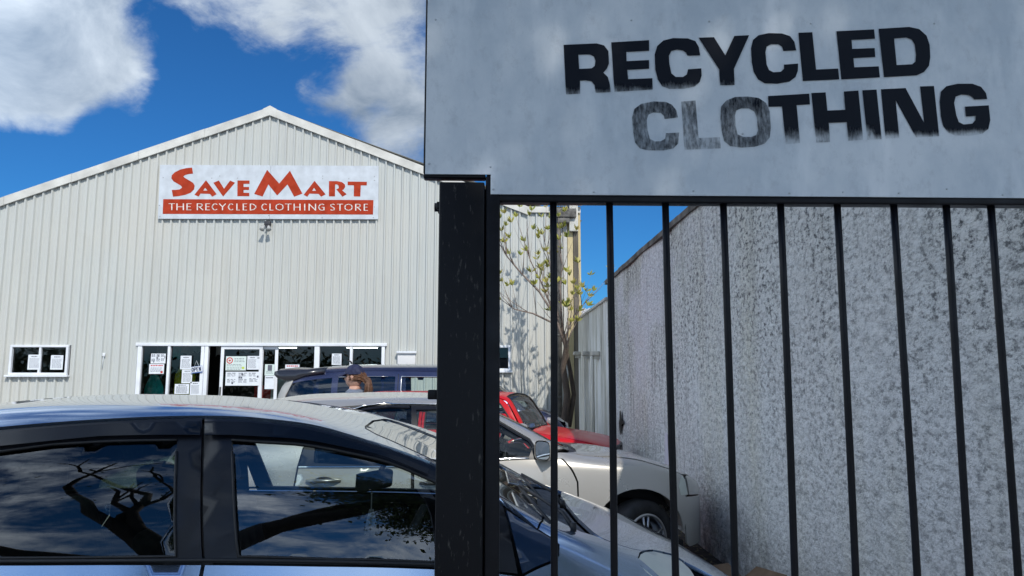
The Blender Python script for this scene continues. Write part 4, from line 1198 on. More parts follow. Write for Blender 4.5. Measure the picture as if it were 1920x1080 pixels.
RC_ = [
 (Z1, [(72, 190), (340, 178), (400, 195), (435, 240), (440, 340), (425, 380), (395, 415), (430, 450), (445, 500), (455, 573), (332, 578), (325, 520), (300, 485), (250, 478), (205, 480), (206, 586), (92, 592)], [[(192, 270), (285, 268), (318, 285), (330, 320), (325, 360), (300, 380), (198, 385)]], .0),
 (Z1, [(458, 170), (765, 152), (765, 238), (580, 247), (583, 322), (765, 313), (765, 383), (588, 392), (595, 468), (792, 460), (793, 552), (484, 570)], [], .0),
 (Z1, [(1178, 275), (1168, 210), (1140, 160), (1080, 138), (960, 135), (880, 155), (830, 200), (810, 270), (815, 390), (835, 470), (870, 525), (930, 548), (1050, 545), (1130, 530), (1175, 490), (1190, 440), (1188, 380), (1080, 388), (1070, 430), (1040, 450), (980, 450), (945, 420), (930, 350), (925, 280), (945, 240), (990, 228), (1040, 235), (1065, 255), (1075, 277)], [], 0.),
 (Z1, [(1165, 132), (1290, 128), (1382, 275), (1455, 118), (1575, 112), (1452, 385), (1457, 515), (1340, 518), (1332, 390)], [], 0.),
 (Z2, [(445, 235), (430, 165), (395, 120), (330, 98), (220, 95), (140, 112), (95, 150), (78, 220), (85, 330), (100, 410), (135, 470), (190, 502), (290, 505), (390, 488), (440, 450), (458, 400), (460, 342), (345, 350), (345, 385), (320, 408), (260, 412), (225, 395), (205, 350), (195, 250), (205, 205), (240, 185), (300, 185), (330, 205), (340, 240)], [], 0.),
 (Z2, [(462, 92), (575, 88), (605, 390), (785, 382), (793, 470), (498, 483)], [], 0.),
 (Z2, [(770, 80), (1075, 65), (1083, 140), (893, 150), (898, 223), (1080, 216), (1085, 288), (908, 297), (915, 372), (1113, 364), (1122, 453), (810, 470)], [], 0.),
 (Z2, [(1112, 60), (1360, 45), (1440, 62), (1500, 115), (1525, 190), (1530, 290), (1520, 360), (1480, 410), (1420, 437), (1155, 452)], [[(1237, 138), (1335, 130), (1380, 145), (1405, 190), (1415, 270), (1410, 325), (1385, 347), (1258, 354)]], 0.),
 (Z1, [(998, 778), (985, 720), (950, 675), (900, 652), (800, 648), (700, 668), (645, 710), (627, 780), (635, 900), (650, 980), (690, 1030), (760, 1045), (880, 1045), (960, 1030), (1000, 990), (1008, 900), (902, 905), (895, 950), (860, 970), (810, 972), (770, 950), (752, 880), (745, 800), (760, 755), (800, 738), (860, 742), (885, 765), (890, 792)], [], .42),
 (Z1, [(1025, 650), (1140, 640), (1165, 945), (1338, 938), (1345, 1028), (1050, 1040)], [], .5),
 (Z2, [(-165, 690), (-120, 640), (-50, 612), (50, 608), (140, 620), (200, 660), (230, 730), (240, 860), (230, 940), (190, 990), (110, 1015), (0, 1022), (-90, 1010), (-140, 970), (-160, 880), (-170, 780)], [[(-50, 760), (-40, 720), (0, 705), (60, 705), (105, 730), (125, 780), (135, 880), (120, 920), (80, 935), (20, 935), (-30, 915), (-45, 850)]], .38),
 (Z2, [(217, 605), (550, 585), (556, 672), (448, 678), (475, 985), (360, 995), (330, 690), (220, 692)], [], .0),
 (Z2, [(567, 580), (683, 575), (697, 722), (842, 716), (830, 568), (948, 560), (987, 960), (866, 967), (855, 815), (708, 822), (720, 977), (606, 982)], [], 0.),
 (Z2, [(980, 558), (1095, 552), (1137, 955), (1022, 960)], [], 0.),
 (Z2, [(1130, 550), (1330, 540), (1480, 820), (1447, 527), (1560, 523), (1603, 930), (1415, 940), (1250, 640), (1280, 945), (1168, 950)], [], 0.),
 (Z3, [(1300, 628), (1290, 580), (1250, 530), (1180, 505), (1060, 505), (970, 525), (925, 570), (915, 650), (925, 770), (945, 850), (985, 900), (1040, 925), (1170, 925), (1260, 910), (1310, 870), (1325, 800), (1313, 680), (1120, 690), (1128, 770), (1208, 765), (1205, 800), (1180, 828), (1110, 835), (1070, 815), (1050, 760), (1032, 660), (1045, 610), (1090, 592), (1150, 595), (1180, 612), (1195, 632)], [], 0.)]
def sstep(a, b_, x):
    t = max(0, min(1, (x - a) / (b_ - a))); return t * t * (3 - 2 * t)
vs = []; fs = []; fade = []
for conv, outer, holes, f0 in RC_:
    o_ = [conv(*p) for p in outer]; hs = [[conv(*p) for p in h] for h in holes]
    ymin = min(p[1] for p in o_); ymax = max(p[1] for p in o_); top_line = ymin < 140 and ymax < 180
    V_, T_ = region(o_, hs, 5)
    k = len(vs)
    for p in V_:
        q = at(p[0], p[1], YSG - .0016); vs.append((q.x - cs.location.x, q.y - cs.location.y, q.z - cs.location.z))
        t = (p[1] - ymin) / (ymax - ymin)
        if ymin < 148: fd = .62 * sstep(.72, 1.02, t) * (1 if p[0] < 1320 else (.75 if p[0] < 1400 else .1)) if p[0] < 1400 else .06
        elif f0 > 0: fd = f0 + .08 + .15 * t
        elif p[0] < 1640: fd = .75 * sstep(.45, 1.0, t)
        else: fd = .85 * sstep(.74, 1.02, t)
        fade.append(fd)
    fs += [tuple(i + k for i in t) for t in T_]
me = bpy.data.meshes.new('lettering'); me.from_pydata(vs, [], fs)
at_ = me.attributes.new('fade', 'FLOAT', 'POINT'); at_.data.foreach_set('value', fade)
def letter_mat():
    m, nt, N, Lk, b = nodes_of('worn_black_lettering')
    out = [n for n in N if n.type == 'OUTPUT_MATERIAL'][0]
    b.inputs['Base Color'].default_value = (.006, .009, .016, 1); b.inputs['Roughness'].default_value = .6; b.inputs['Specular IOR Level'].default_value = .15
    a = N.new('ShaderNodeAttribute'); a.attribute_name = 'fade'
    tc = N.new('ShaderNodeTexCoord')
    def nz(s, st, d=8):
        mp = N.new('ShaderNodeMapping'); mp.inputs['Scale'].default_value = st; Lk.new(tc.outputs['Object'], mp.inputs[0])
        n = N.new('ShaderNodeTexNoise'); n.inputs['Scale'].default_value = s; n.inputs['Detail'].default_value = d; n.inputs['Roughness'].default_value = .7
        Lk.new(mp.outputs[0], n.inputs[0]); return n.outputs[0]
    ad = N.new('ShaderNodeMath'); ad.operation = 'ADD'; Lk.new(nz(18, (1.2, 1, .8)), ad.inputs[0]); Lk.new(nz(95, (1.8, 1, .5)), ad.inputs[1])
    s2 = N.new('ShaderNodeMath'); s2.operation = 'MULTIPLY_ADD'; s2.inputs[1].default_value = .9; s2.inputs[2].default_value = -.92; Lk.new(ad.outputs[0], s2.inputs[0])
    s3 = N.new('ShaderNodeMath'); s3.operation = 'ADD'; Lk.new(a.outputs['Fac'], s3.inputs[0]); Lk.new(s2.outputs[0], s3.inputs[1])
    mr = N.new('ShaderNodeMapRange'); mr.inputs[1].default_value = .28; mr.inputs[2].default_value = .78; mr.inputs[3].default_value = 1.0; mr.inputs[4].default_value = .12
    Lk.new(s3.outputs[0], mr.inputs[0])
    tr2 = N.new('ShaderNodeBsdfTransparent'); mx = N.new('ShaderNodeMixShader')
    Lk.new(mr.outputs[0], mx.inputs[0]); Lk.new(tr2.outputs[0], mx.inputs[1]); Lk.new(b.outputs[0], mx.inputs[2]); Lk.new(mx.outputs[0], out.inputs[0])
    return m
me.materials.append(letter_mat())
o = bpy.data.objects.new('lettering', me); COL.objects.link(o); o.parent = cs
b = MB()
for (px, py) in ((817, 37), (805, 307), (920, 313), (925, 355), (1113, 360), (1184, 38), (1330, 40), (1520, 44), (1752, 44), (1580, 360), (1685, 362), (1775, 354), (1880, 365), (1392, 251), (1300, 358), (1480, 362)):
    q = at(px, py, YSG); b.lathe([(-.0016, .0005), (-.0014, .0019), (0, .0025)], 'Y', q, 10)
local(b, cs).build('rivets', pbr('rivet', (.45, .50, .54), .45), cs)

# ================================================================== CARS
def fit(base, **k): return base
PBLUE = carpaint('paint_pale_blue', (.38, .50, .68), .85, .12, .07)
PSILV = carpaint('paint_champagne', (.60, .58, .54), .55, .25, .25)
PRED = carpaint('paint_red', (.55, .008, .012), .0, .3, .015)
PRED.node_tree.nodes['Principled BSDF'].inputs['Coat Weight'].default_value = .35; PRED.node_tree.nodes['Principled BSDF'].inputs['Specular IOR Level'].default_value = .3
PNAVY = carpaint('paint_navy', (.025, .035, .10), .6, .18, .10)
GLF = glass('car_glass_front', (.88, .95, .93), 1.75, 0, 1.9)
GLR = glass('car_glass_rear_tinted', (.34, .42, .36), 1.75, 0, 1.2)
GLC = glass('car_glass_clear', (.84, .92, .90), 1.6, 0, 1.0)
FRAME = pbr('window_frame_black', (.006, .007, .011), .38, coat=.12, var=(6, .3), spec=.35)
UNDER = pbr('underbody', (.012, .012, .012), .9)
LENS = None
def lens_mat():
    m, nt, N, Lk, b = nodes_of('headlight_lens')
    tc = N.new('ShaderNodeTexCoord'); nz = N.new('ShaderNodeTexNoise'); nz.inputs['Scale'].default_value = 6; nz.inputs['Detail'].default_value = 8
    Lk.new(tc.outputs['Object'], nz.inputs[0])
    cr = N.new('ShaderNodeValToRGB'); cr.color_ramp.elements[0].position = .35; cr.color_ramp.elements[0].color = (.62, .66, .58, 1); cr.color_ramp.elements[1].position = .7; cr.color_ramp.elements[1].color = (.78, .79, .68, 1)
    Lk.new(nz.outputs[0], cr.inputs[0]); Lk.new(cr.outputs[0], b.inputs['Base Color'])
    b.inputs['Roughness'].default_value = .35; b.inputs['Coat Weight'].default_value = .5
    return m
LENS = lens_mat()

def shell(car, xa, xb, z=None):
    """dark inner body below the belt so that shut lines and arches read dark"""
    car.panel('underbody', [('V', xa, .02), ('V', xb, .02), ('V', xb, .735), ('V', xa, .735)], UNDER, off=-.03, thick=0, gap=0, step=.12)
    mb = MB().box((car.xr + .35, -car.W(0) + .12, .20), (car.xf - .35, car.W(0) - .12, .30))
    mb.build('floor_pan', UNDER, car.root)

def mirror(car, x, z, y, m, side=-1, size=(.09, .19, .13), name='door_mirror', rot=0):
    """housing with a glass facing rearward, on a short arm"""
    r_ = bpy.data.objects.new(name, None); COL.objects.link(r_); r_.parent = car.root; r_.location = (x, side * y, z)
    r_.rotation_euler = (0, 0, R(rot) * (1 if side < 0 else -1))
    d, w_, h_ = size; s = side
    b = MB(); prof = []
    for (t, k) in ((0, 1), (.25, .99), (.55, .9), (.8, .7), (.95, .42), (1, .12)):
        prof.append((t, k))
    vs = []; n = 20
    for (t, k) in prof:
        for i in range(n):
            a = 2 * pi * i / n; ca, sa = cos(a), sin(a)
            ex = .55
            yy = math.copysign(abs(ca) ** ex, ca) * w_ / 2 * k; zz_ = math.copysign(abs(sa) ** ex, sa) * h_ / 2 * k
            vs.append((t * d * 1.15, s * (w_ / 2 + .03) + yy * 1, zz_ + .01))
    fs = [(j * n + i, j * n + (i + 1) % n, (j + 1) * n + (i + 1) % n, (j + 1) * n + i) for j in range(len(prof) - 1) for i in range(n)]
    fs.append(tuple(range((len(prof) - 1) * n, len(prof) * n)))
    b.add(vs, fs, True); b.build('housing', m, r_)
    b = MB().add([(v[0] + .004, (v[1] - s * (w_ / 2 + .03)) * .9 + s * (w_ / 2 + .03), (v[2] - .01) * .88 + .01) for v in vs[:n]], [tuple(range(n))])
    b.build('mirror_glass', pbr('mirror_glass', (.6, .62, .65), .03, 1.0), r_)
    MB().tube([(d * .3, -s * .03, -h_ * .32), (d * .35, s * .05, -h_ * .3)], [.03, .022], 8).build('arm', BLACKPL, r_)

def door_handle(car, x, z, m, sides=(-1, 1), w_=.19):
    for sd in sides:
        u, v = car.L(x, z); p = car.S(u, v); n = car.nrm(u, v)
        b = MB().tube([p + n * .004 + Vector((-w_ / 2, 0, 0)), p + n * .03 + Vector((-w_ * .32, 0, .002)), p + n * .034, p + n * .03 + Vector((w_ * .32, 0, .002)), p + n * .004 + Vector((w_ / 2, 0, 0))], [.010, .014, .015, .014, .010], 8)
        if sd > 0: b.v = [Vector((q.x, -q.y, q.z)) for q in b.v]
        b.build('door_handle', m, car.root)
        mb = MB(); k = 18
        vs = [p + n * .001 + Vector((cos(2 * pi * i / k) * w_ * .30, 0, sin(2 * pi * i / k) * .032)) for i in range(k)]
        mb.add(vs, [tuple(range(k))])
        if sd > 0: mb.v = [Vector((q.x, -q.y, q.z)) for q in mb.v]
        mb.build('handle_recess', BLACKPL, car.root)

# ---------------------------------------------------------------- pale blue hatchback (nearest)
PR = Car('blue_hatchback', (-.97, 3.27), 1.2, -2.25, 2.12, .5, .85,
         W=[(-2.2, .75), (-1.8, .835), (-1.2, .868), (1.0, .87), (1.6, .855), (2.12, .80)],
         zw=[(-2.2, .66), (1.2, .68), (2, .60)],
         zb=[(-2.2, 1.0), (-1.3, .985), (-.6, .972), (.5, .955), (1.0, .925), (1.3, .87), (1.6, .80), (1.85, .71), (2.12, .60)],
         Wb=[(-2.2, .68), (-1.2, .80), (-.6, .822), (.5, .822), (1.0, .812), (1.3, .80), (1.7, .77), (2.12, .72)],
         zr=[(-2.25, 1.02), (-2.1, 1.09), (-1.8, 1.20), (-1.2, 1.325), (-.82, 1.385), (-.09, 1.418), (.26, 1.398), (.51, 1.345), (.75, 1.265), (1.0, 1.142), (1.15, 1.06), (1.34, .985), (1.515, .92), (1.7, .84), (1.9, .74), (2.12, .62)],
         Wr=[(-2.25, .50), (-1.8, .53), (-1.2, .57), (-.6, .60), (.26, .60), (.51, .615), (.75, .645), (1.0, .68), (1.15, .69), (1.34, .68), (1.6, .66), (2.12, .62)],
         zc=[(-2.25, 1.05), (-2.1, 1.13), (-1.8, 1.29), (-1.2, 1.445), (-.56, 1.492), (-.2, 1.486), (.1, 1.462), (.285, 1.43), (.44, 1.385), (.70, 1.274), (1.01, 1.118), (1.13, 1.06), (1.27, 1.025), (1.41, .985), (1.54, .945), (1.66, .895), (1.8, .83), (1.95, .745), (2.12, .63)],
         label='pale blue metallic hatchback in the foreground beside the black gate post', cat='car', group='cars parked in the yard')
ws_side = [('T', .46, 0), ('T', .47, .3), ('T', .48, .36), ('T', .53, .42), ('T', .75, .485), ('T', .95, .55), ('T', 1.06, .59), ('T', 1.12, .50), ('T', 1.16, .3), ('T', 1.18, 0)]
drip = [('L', -1.55, 1.255), ('L', -1.2, 1.325), ('P', 0, 801), ('P', 190, 786), ('P', 376, 779.5), ('P', 470, 782), ('P', 555, 791), ('P', 620, 804), ('P', 683, 823), ('P', 750, 844), ('P', 807, 866), ('P', 880, 898), ('P', 937, 934), ('P', 1008, 992)]
PR.panel('roof', [('T', -1.62, 0), ('T', -1.6, .4)] + drip + [('P', 1019, 961), ('P', 960, 921)] + ws_side[::-1][3:], PBLUE, full=True, gap=0.002)
PR.panel('windscreen', ws_side, GLF, full=True, off=-.004, thick=0, gap=.006)
PR.strip('windscreen_seal', [('T', .47, .3), ('T', .48, .36), ('T', .53, .42), ('T', .75, .485), ('T', .95, .55), ('T', 1.06, .59)], .0018, RUBBER, 0, (-1, 1))
gf = [('P', 434, 824), ('P', 500, 828), ('P', 577, 834), ('P', 645, 846), ('P', 705, 859), ('P', 757, 876), ('P', 805, 897), ('P', 860, 925), ('P', 900, 952), ('P', 916, 1056), ('P', 803, 1053.5), ('P', 620, 1048), ('P', 446, 1043)]
gr_ = [('P', 331, 824), ('P', 210, 826), ('P', 98, 832), ('P', 0, 845), ('L', -1.0, 1.27), ('L', -1.22, 1.20), ('L', -1.32, 1.12), ('L', -1.25, .99), ('P', 0, 1046), ('P', 160, 1045), ('P', 329, 1043)]
fo = [('P', 383, 782), ('P', 470, 785), ('P', 555, 794), ('P', 620, 807), ('P', 683, 826), ('P', 750, 847), ('P', 807, 869), ('P', 880, 901), ('P', 937, 936), ('P', 945, 950), ('P', 972, 1076), ('P', 900, 1068), ('P', 800, 1063), ('P', 600, 1058), ('P', 383, 1055)]
ro = [('P', 379, 782), ('P', 190, 789), ('P', 0, 804), ('L', -1.2, 1.318), ('L', -1.5, 1.255), ('L', -1.62, 1.12), ('L', -1.55, .985), ('P', 0, 1056), ('P', 190, 1055), ('P', 379, 1055)]
PR.panel('front_door_frame', fo, FRAME, holes=[gf], off=-.006, gap=.001, sides=(-1,))
PR.panel('rear_door_frame', ro, FRAME, holes=[gr_], off=-.006, gap=.001, sides=(-1,))
gfo = PR.outl(gf); foo = PR.outl(fo); gro = PR.outl(gr_); roo = PR.outl(ro)
def shiftb(pts, x0, d): return [(p[0] - d * sstep(x0 + .45, x0, p[0]) if False else p[0] - d * max(0, min(1, (x0 + .5 - p[0]) / .5)), p[1]) for p in pts]
def shiftr(pts, x0, d): return [(p[0] - d * max(0, min(1, (p[0] - x0 + .5) / .5)), p[1]) for p in pts]
gf2 = shiftb(gfo, .10, .36); fo2 = shiftb(foo, -.03, .36); gr2 = shiftr(gro, -.12, .30); ro2 = shiftr(roo, -.0, .36)
PR.panel('front_door_frame', fo2, FRAME, holes=[gf2], off=-.006, gap=.001, sides=(1,))
PR.panel('rear_door_frame', ro2, FRAME, holes=[gr2], off=-.006, gap=.001, sides=(1,))
PR.panel('inner_pillar', [(-.085, .70), (.075, .70), (.065, 1.19), (-.075, 1.19)], INTER, off=-.022, thick=.01, sides=(-1,))
PR.panel('inner_pillar', [(-.445, .70), (-.285, .70), (-.295, 1.17), (-.435, 1.17)], INTER, off=-.022, thick=.01, sides=(1,))
PR.panel('front_window', gf, GLF, off=-.016, thick=0, gap=-.006, sides=(-1,)); PR.panel('front_window', gf2, GLC, off=-.016, thick=0, gap=-.006, sides=(1,))
PR.panel('rear_window', gr_, GLR, off=-.016, thick=0, gap=-.006, sides=(-1,)); PR.panel('rear_window', gr2, GLR, off=-.016, thick=0, gap=-.006, sides=(1,))
PR.strip('window_seal', [p for p in gf] + [gf[0]], .0045, RUBBER, -.004)
PR.strip('window_seal', [p for p in gr_] + [gr_[0]], .0045, RUBBER, -.004)
PR.strip('waist_seal', [('L', -1.5, .975), ('P', 0, 1052), ('P', 380, 1050), ('P', 700, 1055), ('P', 900, 1064)], .006, RUBBER, .0, (-1, 1))
PR.strip('door_trim', [('L', -1.5, .965), ('L', -.6, .955), ('L', .4, .940), ('L', 1.0, .90)], .024, INTER, -.036, (-1, 1))
# rain deflectors above the windows
DEF = pbr('rain_deflector', (.006, .007, .01), .16, spec=.4)
PR.panel('rain_deflector', [('P', 385, 795), ('P', 470, 797), ('P', 555, 806), ('P', 640, 826), ('P', 720, 852), ('P', 805, 884), ('P', 800, 892), ('P', 705, 855), ('P', 577, 829), ('P', 434, 819), ('P', 385, 819)], DEF, off=.012, thick=.004, gap=0, sides=(-1,))
PR.panel('rain_deflector', [('P', 377, 795), ('P', 190, 800), ('P', 0, 815), ('L', -1.15, 1.30), ('L', -1.15, 1.275), ('P', 0, 840), ('P', 190, 821), ('P', 377, 819)], DEF, off=.012, thick=.004, gap=0, sides=(-1,))
QW = pbr('quarter_glass_dark', (.012, .03, .07), .12, coat=1)
PR.panel('quarter_window', [('P', 948, 955), ('P', 1000, 989), ('P', 1035, 1010), ('P', 1046, 1022), ('P', 1045, 1040), ('P', 1033, 1053), ('P', 979, 1078)], QW, gap=.003)
# lower body
fd0 = ('L', 1.16, .33)
PR.panel('front_door', [('P', 383, 1058), ('P', 600, 1061), ('P', 800, 1066), ('P', 900, 1071), ('P', 974, 1081), ('L', 1.09, .62), ('L', 1.0, .31), ('L', .02, .29)], PBLUE)
PR.panel('rear_door', [('P', 379, 1058), ('P', 190, 1058), ('P', 0, 1059), ('L', -1.0, .985)] + [('L', -1.02, .85)] + arc(-1.42, .31, .40, 50, 5, 8) + [('L', -.98, .29), ('L', .0, .29)], PBLUE)
PR.panel('rear_quarter', [('L', -1.0, .985), ('L', -1.55, .99), ('L', -1.7, 1.13), ('L', -1.62, 1.24), ('T', -1.70, .50), ('T', -1.95, .50), ('L', -2.15, .95), ('L', -2.18, .55)] + [('L', -1.84, .55)] + arc(-1.42, .31, .40, 150, 50, 12) + [('L', -1.02, .85)], PBLUE)
PR.panel('tailgate', [('T', -1.64, 0), ('T', -1.66, .48), ('T', -1.95, .48), ('T', -2.1, .45), ('T', -2.12, 0)], GLR, full=True, thick=0, off=-.004)
PR.panel('rear_bumper', [('V', PR.u0 + .001, .02), ('V', PR.u0 + .001, VC - .4), ('L', -2.16, .94), ('L', -2.18, .55), ('L', -1.84, .53), ('L', -1.83, .25)], PBLUE)
PR.panel('sill', [('L', -.98, .285), ('L', 1.0, .305), ('L', 1.0, .235), ('L', -.98, .235)], PBLUE, gap=.001)
hl = [('P', 1197, 1046), ('P', 1200, 1038), ('P', 1208, 1034), ('P', 1224, 1032.5), ('P', 1258, 1040), ('P', 1279, 1052), ('P', 1296, 1068), ('P', 1308, 1090), ('P', 1298, 1104), ('P', 1262, 1104), ('P', 1232, 1090), ('P', 1211, 1073), ('P', 1200, 1058)]
shut = [('P', 1111, 1003), ('P', 1150, 1018), ('P', 1185, 1029), ('P', 1206, 1033)]
PR.panel('fender', [('P', 1020, 962), ('P', 1009, 992), ('P', 1036, 1009), ('P', 1048, 1021), ('P', 1047, 1041), ('P', 1035, 1055), ('P', 979, 1081), ('L', 1.105, .62), ('L', 1.01, .31)] + arc(1.38, .31, .39, 178, 22, 16) + [('L', 1.80, .52)] + hl[::-1][:4] + [hl[0], hl[1]][0:1] + [('P', 1200, 1037)] + shut[::-1] + [('P', 1090, 997), ('P', 1060, 983)], PBLUE)
PR.panel('hood', [('T', 1.30, 0), ('T', 1.31, .3), ('T', 1.335, .5), ('T', 1.37, .60), ('P', 1112, 1001)] + shut[1:] + [('P', 1226, 1031), ('P', 1262, 1039), ('P', 1284, 1053), ('V', 2.02, 1.38), ('V', 2.09, 1.6), ('V', 2.11, VC)], PBLUE, full=True)
PR.panel('cowl', [('T', 1.17, 0), ('T', 1.155, .3), ('T', 1.11, .56), ('P', 965, 923), ('P', 1020, 960), ('P', 1060, 981), ('P', 1090, 995), ('P', 1110, 1002), ('T', 1.365, .60), ('T', 1.33, .5), ('T', 1.305, .3), ('T', 1.295, 0)], BLACKPL, full=True, off=-.018)
PR.panel('headlight', hl, LENS, off=-.002)
PR.panel('front_bumper', [('L', 1.80, .515)] + [('L', 1.77, .30), ('L', 1.78, .24)] + [('V', PR.u1 - .002, .02), ('V', PR.u1 - .002, VC), ('V', 2.118, VC), ('V', 2.098, 1.6), ('V', 2.03, 1.385), ('P', 1306, 1096), ('P', 1296, 1107), ('P', 1262, 1107), ('P', 1232, 1093)], PBLUE, full=True)
shell(PR, -1.0, 1.0)
PR.panel('wheel_liner', [('V', 1.0, .02), ('V', 2.0, .02), ('V', 2.0, 1.0), ('V', 1.25, 1.0), ('V', 1.0, .7)], UNDER, off=-.10, thick=0, gap=0, step=.1)
for (x_, sd) in ((1.38, -1), (1.38, 1), (-1.32, -1), (-1.32, 1)): wheel(PR.root, x_, sd * .76, .31, .2, 5, 0, sd)
mirror(PR, .86, .965, .86, PBLUE, -1); mirror(PR, .86, .965, .86, PBLUE, 1)
door_handle(PR, .16, .70, PBLUE); door_handle(PR, -.84, .71, PBLUE)
# wipers lying on the cowl
for (x0, y0, x1, y1) in ((1.22, -.62, 1.10, .02), (1.24, -.12, 1.14, .52)):
    p0_ = PR.S(*PR.T(x0, y0)); p0_.y = y0; p1_ = PR.S(*PR.T(x1, y1)); p1_.y = y1
    pm = (p0_ + p1_) / 2; up_ = Vector((0, 0, .035))
    wb = MB().tube([p0_ + Vector((.03, 0, .0)), p0_ + Vector((.0, .05, .045)), pm + up_ * 1.1, p1_ + up_ * .7], [.010, .007, .006, .005], 6)
    wb.tube([p0_ + Vector((-.05, .02, .02)), pm + Vector((-.03, 0, .022)), p1_ + up_ * .4], .006, 6)
    wb.tube([p0_ + Vector((.03, 0, -.01)), p0_ + Vector((.03, 0, .02))], .011, 10)
    wb.build('wiper', RUBBER, PR.root)
# interior
for (x_, y_) in ((-.10, -.36), (-.10, .36)): seat(PR.root, x_, y_, INTER, .60)
seat(PR.root, -.85, 0, INTER2, .58, 1.2, .22, 'rear_seat', False)
for y_ in (-.36, .36): MB().box((-1.16, y_ - .13, 1.02), (-1.05, y_ + .13, 1.2), .045).build('headrest', INTER2, PR.root)
MB().box((.75, -.70, .66), (1.12, .70, .93), .06).build('dashboard', INTER, PR.root)
c_ = Vector((.62, -.36, .90)); rm = Matrix.Rotation(R(-62), 3, 'Y'); b = MB()
ring = [c_ + rm @ Vector((.185 * cos(2 * pi * i / 28), .185 * sin(2 * pi * i / 28), 0)) for i in range(29)]
b.tube(ring, .015, 8, cap=False)
for a in (0, 2.2, 4.1): b.tube([c_, c_ + rm @ Vector((.17 * cos(a), .17 * sin(a), 0))], .018, 6)
b.tube([c_ + rm @ Vector((0, 0, -.02)), c_ + rm @ Vector((0, 0, .02))], .06, 14)
b.build('steering_wheel', INTER, PR.root)
MB().box((-1.5, -.7, .6), (-.95, .7, .72), .03).box((-1.9, -.62, .6), (-1.3, .62, .95), .05).build('parcel_shelf', INTER, PR.root)
mq = PR.Mi @ at(700, 900, 3.0)
mr_ = bpy.data.objects.new('rear_view_mirror', None); COL.objects.link(mr_); mr_.parent = PR.root; mr_.location = mq; mr_.rotation_euler = (0, R(4), R(-28))
MB().box((-.015, -.10, -.036), (.03, .10, .036), .014).build('housing', INTER, mr_)
MB().box((-.018, -.09, -.03), (-.0155, .09, .03)).build('mirror_glass', pbr('mirror_glass', (.6, .62, .65), .03, 1.0), mr_)
MB().tube([(.02, 0, .02), (.06, 0, .09), (.09, 0, .16)], .010, 8).build('stalk', INTER, mr_)
# tassel hanging from the mirror
tq = at(697, 925, 2.97)
b = MB().tube([tq + Vector((0, 0, .06)), tq, tq - Vector((0, 0, .07))], .0025, 5)
for k in range(46):
    a = random.uniform(0, 6.28); r0 = random.uniform(.002, .008); r1 = r0 + random.uniform(.006, .02)
    b.tube([tq + Vector((cos(a) * r0, sin(a) * r0, -.06)), tq + Vector((cos(a) * (r0 + r1) / 2, sin(a) * (r0 + r1) / 2, -.10)), tq + Vector((cos(a) * r1, sin(a) * r1, -.13 - random.uniform(0, .03)))], .0016, 4)
tag(b.build('hanging_tassel', pbr('tassel_grey', (.35, .36, .34), .9)), 'small grey tassel hanging from the mirror inside the pale blue car', 'ornament')

# ---------------------------------------------------------------- silver wagon
SV = Car('silver_wagon', (1.04, 6.72), 8, -3.75, .745, .5, .74,
         W=[(-3.75, .76), (-3.2, .84), (-2.2, .86), (0, .86), (.4, .84), (.76, .78)], zw=[(-3.7, .6), (.7, .58)],
         zb=[(-3.75, .95), (-2.6, .925), (-1, .915), (-.55, .905), (0, .87), (.4, .80), (.76, .64)],
         Wb=[(-3.75, .72), (-3, .81), (-2, .832), (-.5, .832), (0, .82), (.4, .80), (.76, .74)],
         zr=[(-3.75, .97), (-3.55, 1.03), (-3.1, 1.20), (-2.7, 1.31), (-2.3, 1.355), (-1.9, 1.375), (-1.4, 1.36), (-1.15, 1.30), (-.9, 1.19), (-.7, 1.085), (-.5, .99), (-.3, .955), (0, .925), (.35, .85), (.6, .75), (.76, .66)],
         Wr=[(-3.75, .5), (-3.1, .55), (-2.5, .58), (-1.4, .58), (-.9, .64), (-.6, .695), (-.4, .72), (0, .72), (.4, .69), (.76, .62)],
         zc=[(-3.75, .99), (-3.55, 1.06), (-3.2, 1.27), (-2.9, 1.40), (-2.5, 1.45), (-1.9, 1.462), (-1.4, 1.445), (-1.2, 1.38), (-.9, 1.25), (-.65, 1.115), (-.45, 1.02), (-.3, 1.0), (0, .97), (.35, .88), (.6, .775), (.76, .68)],
         label='dusty silver wagon parked behind the blue hatchback with its nose against the wall', cat='car', group='cars parked in the yard')
wsv = [('T', -1.38, 0), ('T', -1.36, .3), ('T', -1.33, .5), ('T', -1.28, .545), ('T', -.9, .60), ('T', -.56, .665), ('T', -.50, .62), ('T', -.45, .4), ('T', -.42, 0)]
sdr = [('L', -3.25, 1.16), ('L', -2.95, 1.26), ('L', -2.6, 1.335), ('L', -2.3, 1.358), ('L', -1.9, 1.375), ('L', -1.5, 1.367), ('P', 900, 766), ('P', 937, 789), ('P', 994, 822.5), ('P', 1004, 838)]
SV.panel('roof', [('T', -3.05, 0), ('T', -3.1, .4)] + sdr + [('P', 1030, 852)] + wsv[::-1][3:], PSILV, full=True, gap=.001)
SV.panel('windscreen', wsv, GLC, full=True, off=-.004, thick=0)
SV.panel('rear_screen', [('T', -3.07, 0), ('T', -3.12, .38), ('T', -3.5, .36), ('T', -3.55, 0)], GLC, full=True, off=-.004, thick=0)
sgf = [('L', -1.72, 1.335), ('L', -1.5, 1.335), ('P', 905, 775), ('P', 937, 795), ('P', 990, 826), ('P', 999, 838), ('P', 992, 856), ('P', 937, 858), ('L', -1.70, .925)]
sgr = [('P', 788, 765), ('P', 728, 763), ('P', 684, 768), ('P', 660, 777), ('P', 625, 800), ('P', 590, 838), ('P', 588, 868), ('L', -1.80, .925)]
